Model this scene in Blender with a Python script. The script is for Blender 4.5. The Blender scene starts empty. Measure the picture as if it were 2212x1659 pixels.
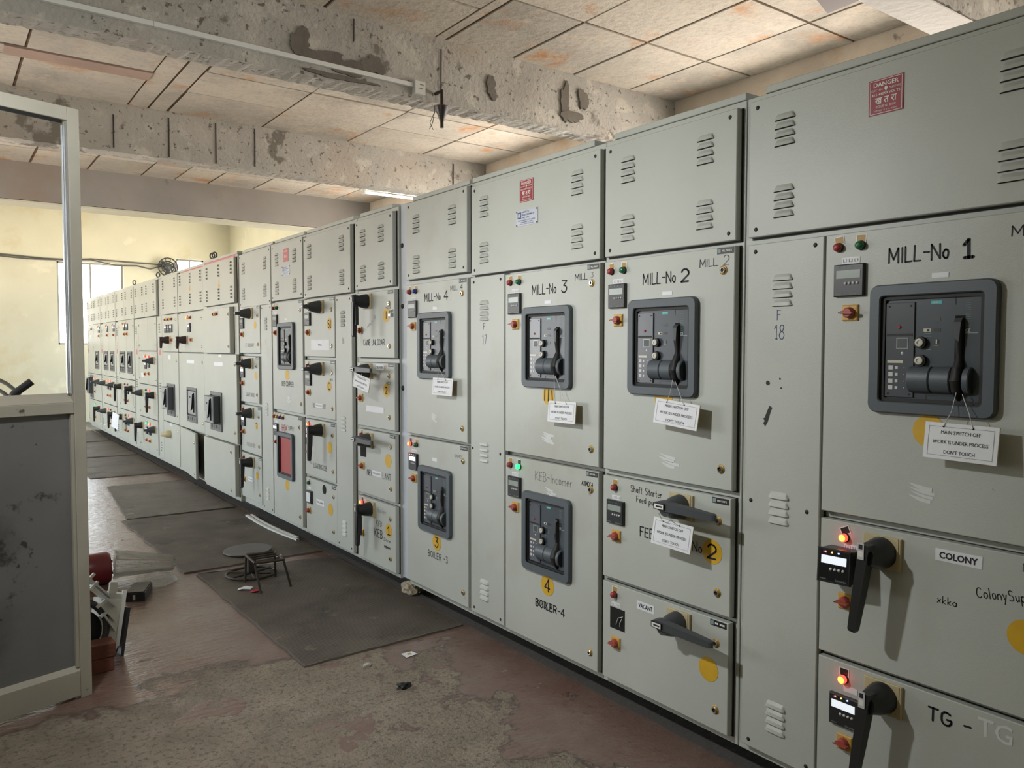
import bpy, bmesh, math, random
from mathutils import Matrix, Vector
random.seed(7)
PI = math.pi
S = bpy.context.scene
COL = S.collection
R = math.radians

# ------------------------------------------------------------------ camera
CAM = bpy.data.cameras.new('camera'); cam = bpy.data.objects.new('camera', CAM); COL.objects.link(cam)
yaw, pitch, roll = 0.630746, -0.0457603, 0.000928
f_ = Vector((math.sin(yaw)*math.cos(pitch), math.cos(yaw)*math.cos(pitch), math.sin(pitch)))
r_ = f_.cross(Vector((0, 0, 1))).normalized(); u_ = r_.cross(f_)
r2 = math.cos(roll)*r_ + math.sin(roll)*u_; u2 = -math.sin(roll)*r_ + math.cos(roll)*u_
m4 = Matrix((r2, u2, -f_)).transposed().to_4x4(); m4.translation = Vector((-2.2524, 0, 1.4921))
cam.matrix_world = m4
CAM.sensor_width = 36; CAM.lens = 1704.6*36/2212; CAM.clip_start = .02; CAM.clip_end = 200
S.camera = cam
# ------------------------------------------------------------------ view, world, light
S.view_settings.view_transform = 'Standard'; S.view_settings.look = 'None'
S.view_settings.gamma = 1; S.view_settings.use_curve_mapping = False; S.view_settings.exposure = 0.0
S.cycles.max_bounces = 8; S.cycles.diffuse_bounces = 5; S.cycles.glossy_bounces = 3; S.cycles.transmission_bounces = 4
S.cycles.caustics_reflective = False; S.cycles.caustics_refractive = False
S.cycles.use_denoising = True; S.cycles.sample_clamp_indirect = 6
SKY, GROUND = (0.82, 0.92, 1.0), (1.0, 0.89, 0.78)
BULB, BEAM = 42, 118
W = bpy.data.worlds.new('daylight'); S.world = W; W.use_nodes = True
wn = W.node_tree.nodes; wl = W.node_tree.links; wn.clear()
wo = wn.new('ShaderNodeOutputWorld'); wb = wn.new('ShaderNodeBackground'); wr = wn.new('ShaderNodeValToRGB')
wt = wn.new('ShaderNodeTexCoord'); ws = wn.new('ShaderNodeSeparateXYZ'); wm = wn.new('ShaderNodeMapRange')
wm.inputs[1].default_value = -.15; wm.inputs[2].default_value = .15
wr.color_ramp.elements[0].color = (*GROUND, 1); wr.color_ramp.elements[1].color = (*SKY, 1)
wl.new(wt.outputs['Generated'], ws.inputs[0]); wl.new(ws.outputs[2], wm.inputs[0]); wl.new(wm.outputs[0], wr.inputs[0])
wl.new(wr.outputs[0], wb.inputs[0]); wl.new(wb.outputs[0], wo.inputs[0]); wb.inputs[1].default_value = 13.0

def portal(loc, rot, sx, sy):
    l = bpy.data.lights.new('window_portal', 'AREA'); l.shape = 'RECTANGLE'; l.size = sx; l.size_y = sy
    l.cycles.is_portal = True
    o = bpy.data.objects.new('window_portal', l); o.location = loc; o.rotation_euler = rot; COL.objects.link(o); return o
# openings (Y0, Y1, z0, z1) in the side walls, (X0, X1, z0, z1) in the far wall
OPEN_R = [(.5, 1.7, 2.2, 3.15), (2.6, 4.6, 2.2, 3.15), (5.3, 7.5, 2.2, 3.15), (8.5, 10.4, 2.2, 3.15), (12.6, 16.4, 1.6, 3.4)]
OPEN_L = [(6.6, 10.2, 1.0, 2.4), (12.6, 15.4, 0.4, 2.7)]  # unseen left openings, added to brighten the cabinet fronts and far bay
OPEN_F = [(-.29, .90, 1.55, 3.19), (1.93, 2.50, 2.35, 3.38)]
XW, XL, YF, YN, ZC, ZCF = 3.06, -4.5, 17.8, -2.5, 3.65, 4.2
for a, b, c, d in OPEN_R: portal((XW+.1, (a+b)/2, (c+d)/2), (0, R(90), 0), d-c, b-a)
for a, b, c, d in OPEN_L: portal((XL-.1, (a+b)/2, (c+d)/2), (0, R(-90), 0), d-c, b-a)
for a, b, c, d in OPEN_F: portal(((a+b)/2, YF+.1, (c+d)/2), (R(-90), 0, 0), b-a, d-c)

# ------------------------------------------------------------------ materials
MATS = {}
def mat(name, col, rough=.5, metal=0, var=0, vs=6, bump=0, bs=120, emit=0, stain=None, sth=.62, ss=3, alpha=None, spec=None, coat=0):
    """procedural: base colour, slow tone variation, fine bump, optional stain patches of another colour"""
    if name in MATS: return MATS[name]
    m = bpy.data.materials.new(name); m.use_nodes = True; n = m.node_tree.nodes; l = m.node_tree.links
    b = n['Principled BSDF']; b.inputs['Base Color'].default_value = (*col, 1); b.inputs['Roughness'].default_value = rough
    b.inputs['Metallic'].default_value = metal
    if spec is not None: b.inputs['Specular IOR Level'].default_value = spec
    if coat: b.inputs['Coat Weight'].default_value = coat
    g = n.new('ShaderNodeNewGeometry')
    out = None
    if var:
        t = n.new('ShaderNodeTexNoise'); t.inputs['Scale'].default_value = vs; t.inputs['Detail'].default_value = 5
        l.new(g.outputs['Position'], t.inputs['Vector'])
        mr = n.new('ShaderNodeMapRange'); mr.inputs[1].default_value = .3; mr.inputs[2].default_value = .7
        mr.inputs[3].default_value = 1-var; mr.inputs[4].default_value = 1+var
        l.new(t.outputs[0], mr.inputs[0])
        mx = n.new('ShaderNodeVectorMath'); mx.operation = 'SCALE'; mx.inputs[0].default_value = col
        l.new(mr.outputs[0], mx.inputs['Scale']); out = mx.outputs[0]
    for k, (sc, th, siz, wid) in enumerate(stain or []):
        t = n.new('ShaderNodeTexNoise'); t.inputs['Scale'].default_value = siz; t.inputs['Detail'].default_value = 7
        t.inputs['Roughness'].default_value = .62
        mp = n.new('ShaderNodeMapping'); mp.inputs['Location'].default_value = (3.1*k+1, 7.7*k, 1.3*k)
        l.new(g.outputs['Position'], mp.inputs[0]); l.new(mp.outputs[0], t.inputs['Vector'])
        mr = n.new('ShaderNodeMapRange'); mr.inputs[1].default_value = th; mr.inputs[2].default_value = th+wid
        l.new(t.outputs[0], mr.inputs[0])
        mx = n.new('ShaderNodeMix'); mx.data_type = 'RGBA'; mx.inputs[6].default_value = (*col, 1); mx.inputs[7].default_value = (*sc, 1)
        if out: l.new(out, mx.inputs[6])
        l.new(mr.outputs[0], mx.inputs[0]); out = mx.outputs[2]
    if out: l.new(out, b.inputs['Base Color'])
    if bump:
        t = n.new('ShaderNodeTexNoise'); t.inputs['Scale'].default_value = bs; t.inputs['Detail'].default_value = 4
        l.new(g.outputs['Position'], t.inputs['Vector'])
        bp = n.new('ShaderNodeBump'); bp.inputs['Strength'].default_value = bump; bp.inputs['Distance'].default_value = .01
        l.new(t.outputs[0], bp.inputs['Height']); l.new(bp.outputs[0], b.inputs['Normal'])
    if emit:
        b.inputs['Emission Color'].default_value = (*col, 1); b.inputs['Emission Strength'].default_value = emit
    if alpha is not None: b.inputs['Alpha'].default_value = alpha
    MATS[name] = m; return m
DUST = (.33, .31, .27)
PANEL = mat('grey_powder_coat', (.45, .468, .43), .42, var=.05, vs=2.2, bump=.06, bs=260, stain=[((.20, .18, .15), .73, 9, .05), ((.38, .36, .31), .58, 1.3, .25)])
PANEL2 = mat('old_grey_powder_coat', (.455, .47, .42), .38, var=.05, vs=2.0, bump=.05, bs=260, stain=[((.22, .2, .17), .74, 8, .05), ((.38, .36, .30), .6, 1.5, .25)])
FILL = mat('pale_blue_grey_paint', (.48, .51, .56), .5, var=.06, vs=4, bump=.2, bs=40, stain=[((.25, .22, .18), .66, 5, .1)])
BLK = mat('black_rubber', (.008, .008, .008), .6)
HOLE = mat('dark_cavity', (.004, .004, .004), .9)
DARK = mat('dark_slot', (.03, .03, .027), .8)
PLB = mat('black_plastic', (.018, .019, .021), .38)
BROWNP = mat('brown_black_plastic', (.035, .02, .02), .4)
PLG = mat('charcoal_plastic', (.05, .056, .062), .42)
BEZ = mat('slate_plastic', (.075, .09, .105), .45, bump=.05, bs=400)
FACE = mat('blue_grey_plastic', (.045, .056, .07), .35)
OFACE = mat('old_breaker_grey', (.30, .31, .31), .35)
OFRM = mat('old_breaker_frame', (.13, .135, .135), .45)
TRIP = mat('trip_unit_grey', (.075, .083, .098), .28)
CREAM = mat('cream_plastic', (.50, .42, .25), .45, var=.1, vs=30)
KEY = mat('key_cream', (.55, .53, .42), .35)
YEL = mat('yellow_paint', (.62, .37, .02), .5, var=.06, vs=20)
YPL = mat('yellow_plastic', (.58, .34, .07), .4)
TAGY = mat('lamp_tag', (.40, .23, .05), .5)
REDP = mat('red_plastic', (.33, .035, .035), .35)
REDK = mat('red_knob', (.36, .07, .05), .45)
GRNP = mat('green_plastic', (.015, .14, .06), .3)
BLUP = mat('blue_plastic', (.02, .03, .22), .3)
LITR = mat('lit_red_lens', (1, .035, .02), .4, emit=5)
LITH = mat('lit_red_core', (1, .22, .03), .4, emit=6)
LITG = mat('lit_green_lens', (.03, 1, .2), .4, emit=2.2)
BRASS = mat('yellowed_ring', (.45, .28, .05), .4, metal=.3)
CHR = mat('chrome', (.75, .74, .72), .2, metal=1)
STEEL = mat('galvanised_steel', (.55, .56, .57), .35, metal=.9, var=.15, vs=20)
INK = mat('black_ink', (.012, .012, .016), .7)
INKG = mat('faded_ink', (.20, .20, .19), .7)
INKB = mat('blue_ink', (.05, .07, .2), .7)
INKR = mat('red_ink', (.42, .03, .05), .6)
GHOST = mat('pale_paint', (.62, .63, .62), .5)
WPAP = mat('white_paper', (.72, .73, .76), .5, var=.03, vs=20)
LCD = mat('grey_lcd', (.30, .34, .31), .25)
LCDL = mat('backlit_lcd', (.78, .84, .9), .3, emit=.7)
BTN = mat('grey_button', (.55, .55, .55), .4)
TEAL = mat('teal_tag', (.05, .40, .42), .4)
PALE = mat('pale_print', (.22, .30, .30), .6)
REDS = mat('red_sign', (.30, .016, .028), .45, var=.08, vs=12)
PINK = mat('faded_red_sticker', (.55, .18, .18), .6)
ALUP = mat('aluminium_plate', (.45, .48, .55), .4, metal=.4)
BLUI = mat('blue_print', (.06, .09, .22), .6)
WHT = mat('white_print', (.75, .74, .70), .5)
ORLED = mat('orange_led', (1, .4, .05), emit=6); BLLED = mat('blue_led', (.15, .3, 1), emit=8); RDLED = mat('red_led', (1, .1, .1), emit=5)
TUBE = mat('lit_tube', (1, .97, .9), emit=3)
TUBEOFF = mat('unlit_tube', (.8, .82, .8), .25)
ENAM = mat('white_enamel', (.66, .66, .62), .4, var=.05, vs=10)
CREV = mat('red_window', (.36, .035, .035), .3)

# ------------------------------------------------------------------ mesh builder
class MB:
    def __init__(s): s.v, s.f, s.m, s.sm, s.ml = [], [], [], [], []
    def mi(s, m):
        if m not in s.ml: s.ml.append(m)
        return s.ml.index(m)
    def add(s, vs, fs, m, smooth=False):
        o = len(s.v); s.v += [tuple(v) for v in vs]; k = s.mi(m)
        for f in fs: s.f.append([i+o for i in f]); s.m.append(k); s.sm.append(smooth)
    def box(s, x0, x1, y0, y1, z0, z1, m, c=0):
        if c:   # chamfered front (-y) edges
            vs = [(x0, y1, z0), (x1, y1, z0), (x1, y1, z1), (x0, y1, z1), (x0, y0+c, z0), (x1, y0+c, z0), (x1, y0+c, z1), (x0, y0+c, z1),
                  (x0+c, y0, z0+c), (x1-c, y0, z0+c), (x1-c, y0, z1-c), (x0+c, y0, z1-c)]
            fs = [(1, 0, 3, 2), (8, 9, 10, 11)]
            for a, b in ((0, 1), (1, 2), (2, 3), (3, 0)): fs += [(a, b, b+4, a+4), (a+4, b+4, b+8, a+8)]
        else:
            vs = [(x, y, z) for x in (x0, x1) for y in (y0, y1) for z in (z0, z1)]
            fs = [(0, 1, 3, 2), (4, 6, 7, 5), (0, 4, 5, 1), (2, 3, 7, 6), (0, 2, 6, 4), (1, 5, 7, 3)]
        s.add(vs, fs, m)
    def tube(s, pts, r, m, n=10, cap=True, smooth=True):
        P = [Vector(p) for p in pts]; rs = r if isinstance(r, (list, tuple)) else [r]*len(P); rings = []
        up = None
        for i, p in enumerate(P):
            t = ((P[min(i+1, len(P)-1)]-P[i]).normalized() + (P[i]-P[max(i-1, 0)]).normalized()).normalized() if 0 < i < len(P)-1 else ((P[1]-P[0]) if i == 0 else (P[-1]-P[-2])).normalized()
            if up is None: up = t.orthogonal().normalized()
            up = (up - t*up.dot(t)).normalized(); w = t.cross(up)
            rings.append([p + rs[i]*(math.cos(2*PI*k/n)*up + math.sin(2*PI*k/n)*w) for k in range(n)])
        vs = [v for q in rings for v in q]; fs = []
        for i in range(len(P)-1):
            for k in range(n): fs.append((i*n+k, i*n+(k+1) % n, (i+1)*n+(k+1) % n, (i+1)*n+k))
        s.add(vs, fs, m, smooth)
        if cap:
            s.add(rings[0], [list(range(n))[::-1]], m); s.add(rings[-1], [list(range(n))], m)
    def lathe(s, c, prof, m, n=20, axis='y', ms=None):
        """rings of (radius, height) about an axis through c; axis y runs outward (-y)"""
        vs, fs = [], []
        for rr, h in prof:
            for k in range(n):
                a = 2*PI*k/n; x, z = rr*math.cos(a), rr*math.sin(a)
                vs.append((c[0]+x, c[1]-h, c[2]+z) if axis == 'y' else (c[0]+x, c[1]+z, c[2]+h) if axis == 'z' else (c[0]+h, c[1]+x, c[2]+z))
        for i in range(len(prof)-1):
            fl = [(i*n+k, i*n+(k+1) % n, (i+1)*n+(k+1) % n, (i+1)*n+k) for k in range(n)]
            if ms: s.add(vs, fl, ms[i], True)
            else: fs += fl
        if not ms: s.add(vs, fs, m, True)
        for i in (0, len(prof)-1):
            if prof[i][0] > 1e-5: s.add(vs[i*n:(i+1)*n], [list(range(n))], ms[min(i, len(ms)-1)] if ms else m)
    def loft(s, loops, m, ms=None, close=True, smooth=False):
        n = len(loops[0])
        for i in range(len(loops)-1):
            s.add(list(loops[i])+list(loops[i+1]), [(k, (k+1) % n, n+(k+1) % n, n+k) for k in range(n if close else n-1)], ms[i] if ms else m, smooth)
    def poly(s, pts, m): s.add(pts, [list(range(len(pts)))], m)
    def rect(s, x, z, w, h, y, m, a=0):
        c, q = math.cos(a), math.sin(a)
        s.poly([(x+u*c-v*q, y, z+u*q+v*c) for u, v in ((-w/2, -h/2), (w/2, -h/2), (w/2, h/2), (-w/2, h/2))], m)
    def disc(s, x, z, r, y, m, n=28, rz=None):
        s.poly([(x+r*math.cos(2*PI*k/n), y, z+(rz or r)*math.sin(2*PI*k/n)) for k in range(n)], m)
    def text(s, t, x, z, m, h=None, w=None, y=-.0007, shear=0, bold=0, align='c', a=0):
        vs, fs = text_mesh(t, shear, bold)
        x0, x1 = min(v[0] for v in vs), max(v[0] for v in vs); z0, z1 = min(v[1] for v in vs), max(v[1] for v in vs)
        sz = h/(z1-z0) if h else w/(x1-x0); sx = w/(x1-x0) if w else sz
        cx = (x0+x1)/2 if align == 'c' else x0; cz = (z0+z1)/2; c, q = math.cos(a), math.sin(a)
        s.add([(x+(v[0]-cx)*sx*c-(v[1]-cz)*sz*q, y, z+(v[0]-cx)*sx*q+(v[1]-cz)*sz*c) for v in vs], fs, m)
    def write(s, t, x, z, w, h, m, th=.004, y=-.0007, slant=0, a=0, jit=.03):
        """hand lettering: marker strokes, left edge x, centre z"""
        rnd = random.Random(t); pen = 0; segs = []
        for ch in t:
            g = GL.get(ch)
            if ch == ' ' or g is None: pen += .55; continue
            gw, strokes = g
            for st in strokes: segs.append([(pen+px*gw+rnd.uniform(-jit, jit), pz+rnd.uniform(-jit, jit)) for px, pz in st])
            pen += gw+.22
        k = w/max(pen-.22, .1); c, q = math.cos(a), math.sin(a)
        for st in segs:
            P = [((px+slant*pz)*k, (pz-.5)*h) for px, pz in st]; P = [(x+u*c-v*q, z+u*q+v*c) for u, v in P]
            for (ax, az), (bx, bz) in zip(P, P[1:]):
                d = math.hypot(bx-ax, bz-az) or 1e-6; nx, nz = -(bz-az)/d*th/2, (bx-ax)/d*th/2
                s.poly([(ax-nx, y, az-nz), (bx-nx, y, bz-nz), (bx+nx, y, bz+nz), (ax+nx, y, az+nz)], m)
            for px, pz in P: s.disc(px, pz, th/2, y, m, 6)
    def mesh(s, name):
        me = bpy.data.meshes.new(name); me.from_pydata(s.v, [], s.f)
        for m in s.ml: me.materials.append(m)
        me.polygons.foreach_set('material_index', s.m); me.polygons.foreach_set('use_smooth', s.sm)
        me.update(); return me
    def build(s, name, parent=None, loc=(0, 0, 0), rot=(0, 0, 0)): return link(name, s.mesh(name), parent, loc, rot)

def link(name, me, parent=None, loc=(0, 0, 0), rot=(0, 0, 0)):
    o = bpy.data.objects.new(name, me); COL.objects.link(o); o.parent = parent; o.location = loc; o.rotation_euler = rot; return o
def tag(o, label, cat, group=None):
    o['label'] = label; o['category'] = cat
    if group: o['group'] = group
    return o
def thing(name, label, cat, loc=(0, 0, 0), rz=0, group=None, rot=None):
    o = bpy.data.objects.new(name, None); COL.objects.link(o); o.location = loc; o.rotation_euler = rot or (0, 0, rz); o.empty_display_size = .1
    return tag(o, label, cat, group)
def struct(o): o['kind'] = 'structure'; return o
def soften(o, w=.004, seg=2):
    b = o.modifiers.new('soft_edges', 'BEVEL'); b.width = w; b.segments = seg; b.limit_method = 'ANGLE'; return o
CACHE = {}
def cached(key, fn):
    if key not in CACHE:
        b = MB(); fn(b); CACHE[key] = b.mesh(str(key[0] if isinstance(key, tuple) else key))
    return CACHE[key]
TXT = {}
def text_mesh(t, shear=0, bold=0):
    k = (t, shear, bold)
    if k not in TXT:
        c = bpy.data.curves.new('txt', 'FONT'); c.body = t; c.shear = shear; c.offset = bold; c.resolution_u = 2; c.fill_mode = 'FRONT'
        o = bpy.data.objects.new('txt', c); COL.objects.link(o); bpy.context.view_layer.update()
        me = bpy.data.meshes.new_from_object(o.evaluated_get(bpy.context.evaluated_depsgraph_get()))
        TXT[k] = ([(v.co.x, v.co.y) for v in me.vertices], [list(p.vertices) for p in me.polygons])
        bpy.data.objects.remove(o); bpy.data.curves.remove(c); bpy.data.meshes.remove(me)
    return TXT[k]
def arc(cx, cz, rx, rz, a0, a1, n=7): return [(cx+rx*math.cos(R(a0+(a1-a0)*i/n)), cz+rz*math.sin(R(a0+(a1-a0)*i/n))) for i in range(n+1)]
O_ = arc(.5, .5, .5, .5, 90, 450, 12); o_ = arc(.5, .28, .5, .28, 90, 450, 10)
GL = {'M': (.8, [[(0, 0), (.05, 1), (.5, .25), (.95, 1), (1, 0)]]), 'I': (.12, [[(.5, 0), (.5, 1)]]), 'L': (.5, [[(0, 1), (0, 0), (1, .02)]]),
 '-': (.4, [[(0, .5), (1, .5)]]), 'N': (.65, [[(0, 0), (0, 1), (1, 0), (1, 1)]]), 'o': (.4, [o_]), '1': (.35, [[(0, .75), (.6, 1), (.6, 0)], [(.15, 0), (1, 0)]]),
 '2': (.55, [[*arc(.5, .72, .5, .28, 165, -30, 6), (0, .02), (1, .02)]]), '3': (.5, [[(.05, 1), (.95, 1), (.4, .6)], arc(.42, .3, .55, .3, 90, -150, 7)]),
 '5': (.5, [[(1, 1), (.1, 1), (.05, .55), *arc(.45, .32, .5, .32, 90, -140, 6)]]), '6': (.5, [[(.8, 1), (.2, .6), *arc(.5, .28, .48, .28, 160, 520, 10)]]), '7': (.5, [[(0, .95), (1, 1), (.4, 0)]]), '8': (.5, [arc(.5, .76, .4, .24, 0, 360, 10), arc(.5, .26, .5, .26, 0, 360, 10)]), 'k': (.35, [[(0, 1), (0, 0)], [(.9, .55), (0, .25), (1, 0)]]), 'x': (.35, [[(0, 0), (1, .55)], [(0, .55), (1, 0)]]),
 '4': (.6, [[(.75, 0), (.75, 1), (0, .3), (1, .3)]]), 'A': (.65, [[(0, 0), (.5, 1), (1, 0)], [(.2, .38), (.8, .38)]]),
 'B': (.55, [[(0, 0), (0, 1), (.6, 1), (.85, .78), (.6, .54), (0, .52)], [(.6, .52), (1, .27), (.6, 0), (0, 0)]]), 'C': (.6, [arc(.55, .5, .55, .5, 50, 310, 9)]),
 'D': (.6, [[(0, 0), (0, 1), (.5, .95), (1, .6), (.95, .3), (.5, .02), (0, 0)]]), 'E': (.5, [[(1, 1), (0, 1), (0, 0), (1, 0)], [(0, .52), (.8, .52)]]),
 'F': (.5, [[(1, 1), (0, 1), (0, 0)], [(0, .52), (.8, .52)]]), 'G': (.65, [[*arc(.52, .5, .52, .5, 50, 330, 9), (.95, .45), (.55, .45)]]),
 'H': (.6, [[(0, 0), (0, 1)], [(1, 0), (1, 1)], [(0, .5), (1, .5)]]), 'K': (.6, [[(0, 0), (0, 1)], [(.95, 1), (.05, .45), (1, 0)]]),
 'O': (.65, [O_]), 'P': (.55, [[(0, 0), (0, 1), (.7, 1), (1, .75), (.7, .5), (0, .48)]]), 'R': (.58, [[(0, 0), (0, 1), (.7, 1), (1, .75), (.7, .5), (0, .48)], [(.45, .48), (1, 0)]]),
 'S': (.55, [[*arc(.5, .75, .5, .25, 40, 250, 6), *arc(.5, .27, .5, .27, 80, -140, 6)]]), 'T': (.6, [[(0, 1), (1, 1)], [(.5, 1), (.5, 0)]]),
 'U': (.6, [[(0, 1), (0, .3), (.3, 0), (.7, 0), (1, .3), (1, 1)]]), 'V': (.6, [[(0, 1), (.5, 0), (1, 1)]]), 'W': (.85, [[(0, 1), (.25, 0), (.5, .8), (.75, 0), (1, 1)]]),
 'X': (.6, [[(0, 0), (1, 1)], [(0, 1), (1, 0)]]), 'Y': (.6, [[(0, 1), (.5, .5), (1, 1)], [(.5, .5), (.5, 0)]]), '.': (.08, [[(.2, .02), (.8, .04)]]), '|': (.1, [[(.5, 0), (.5, 1)]]),
 'a': (.4, [o_, [(1, .5), (1, 0)]]), 'c': (.35, [arc(.5, .28, .5, .28, 50, 310, 7)]), 'd': (.4, [o_, [(1, 1), (1, 0)]]), 'e': (.38, [[(0, .28), (1, .3), (.8, .55), (.3, .55), (0, .28), (.25, 0), (.9, .05)]]),
 'f': (.3, [[(1, .95), (.55, 1), (.4, .75), (.4, 0)], [(0, .55), (.9, .55)]]), 'h': (.38, [[(0, 1), (0, 0)], [(0, .4), (.5, .56), (1, .4), (1, 0)]]), 'i': (.1, [[(.5, .5), (.5, 0)], [(.5, .75), (.5, .8)]]),
 'l': (.12, [[(.5, 1), (.5, 0)]]), 'm': (.6, [[(0, .55), (0, 0)], [(0, .4), (.3, .55), (.5, .4), (.5, 0)], [(.5, .4), (.8, .55), (1, .4), (1, 0)]]), 'n': (.38, [[(0, .55), (0, 0)], [(0, .38), (.5, .56), (1, .4), (1, 0)]]),
 'p': (.4, [o_, [(0, .55), (0, -.4)]]), 'r': (.28, [[(0, .55), (0, 0)], [(0, .35), (.5, .55), (1, .5)]]), 's': (.3, [[(1, .5), (.4, .56), (.1, .42), (.9, .2), (.6, 0), (0, .05)]]),
 't': (.3, [[(.4, .9), (.4, .1), (.9, 0)], [(0, .6), (.9, .6)]]), 'u': (.38, [[(0, .55), (.1, .1), (.5, 0), (1, .2), (1, .55)], [(1, .2), (1, 0)]]), 'y': (.38, [[(0, .55), (.5, .05)], [(1, .55), (.3, -.4)]])}

# ------------------------------------------------------------------ the setting
def wall_boxes(mb, a0, a1, z0, z1, openings, put, m):
    """fill a wall rectangle around its openings with boxes; put(a0,a1,z0,z1) gives box limits"""
    xs = sorted({a0, a1, *[o[0] for o in openings], *[o[1] for o in openings]})
    for p, q in zip(xs, xs[1:]):
        cuts = sorted([(o[2], o[3]) for o in openings if o[0] <= p and o[1] >= q]); z = z0
        for c, d in cuts:
            if c > z: mb.box(*put(p, q, z, c), m)
            z = d
        if z < z1: mb.box(*put(p, q, z, z1), m)
YELW = mat('yellow_distemper', (.60, .58, .45), .8, var=.06, vs=1.2, bump=.25, bs=9, stain=[((.54, .47, .28), .56, 1.1, .2), ((.16, .14, .10), .79, 7, .02), ((.74, .70, .56), .62, 1.7, .12)])
WALLC = mat('bare_plaster', (.60, .51, .41), .9, var=.12, vs=3, bump=.5, bs=25, stain=[((.52, .34, .19), .58, 1.6, .2), ((.2, .17, .14), .68, 4, .08)])
CONC = mat('board_marked_concrete', (.40, .385, .35), .9, var=.14, vs=2.5, bump=1, bs=32,
           stain=[((.42, .34, .27), .53, 1.2, .25), ((.19, .175, .15), .60, 1.7, .03), ((.50, .48, .43), .57, 5, .06), ((.15, .135, .115), .60, 22, .05), ((.08, .07, .06), .70, 14, .03)])
CONCW = mat('grey_plaster', (.27, .255, .24), .9, var=.1, vs=1.4, bump=.25, bs=20, stain=[((.26, .20, .16), .52, .7, .25), ((.12, .115, .11), .66, 2, .1)])
GLASS = mat('window_frame_paint', (.25, .25, .23), .5)

b = MB(); wall_boxes(b, YN-.2, YF+.2, 0, ZC+.7, OPEN_R, lambda p, q, c, d: (XW, XW+.22, p, q, c, d), WALLC); struct(b.build('wall_right'))
b = MB(); wall_boxes(b, YN-.2, YF+.2, 0, ZC+.7, OPEN_L, lambda p, q, c, d: (XL-.22, XL, p, q, c, d), YELW); struct(b.build('wall_left'))
b = MB(); wall_boxes(b, XL, XW, 0, ZC+.7, OPEN_F, lambda p, q, c, d: (p, q, YF, YF+.22, c, d), YELW); struct(b.build('wall_far'))
# yellow paint on the far bay's side wall
b = MB(); wall_boxes(b, 11.25, YF, 0, ZCF, [OPEN_R[-1]], lambda p, q, c, d: (XW-.012, XW-.001, p, q, c, d), YELW); struct(b.build('wall_right_far_plaster'))
b = MB(); b.box(XL, XW, YN-.22, YN, 0, ZC+.7, YELW); struct(b.build('wall_near'))
for i, (a, c, z0, z1) in enumerate(OPEN_F):
    b = MB(); t = .035
    b.box(a, a+t, YF+.08, YF+.13, z0, z1, GLASS); b.box(c-t, c, YF+.08, YF+.13, z0, z1, GLASS); b.box(a, c, YF+.08, YF+.13, z0, z0+t, GLASS); b.box(a, c, YF+.08, YF+.13, z1-t, z1, GLASS)
    b.box((a+c)/2-.015, (a+c)/2+.015, YF+.085, YF+.125, z0, z1, GLASS)
    struct(b.build('window_%d' % (i+1)))

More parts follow.
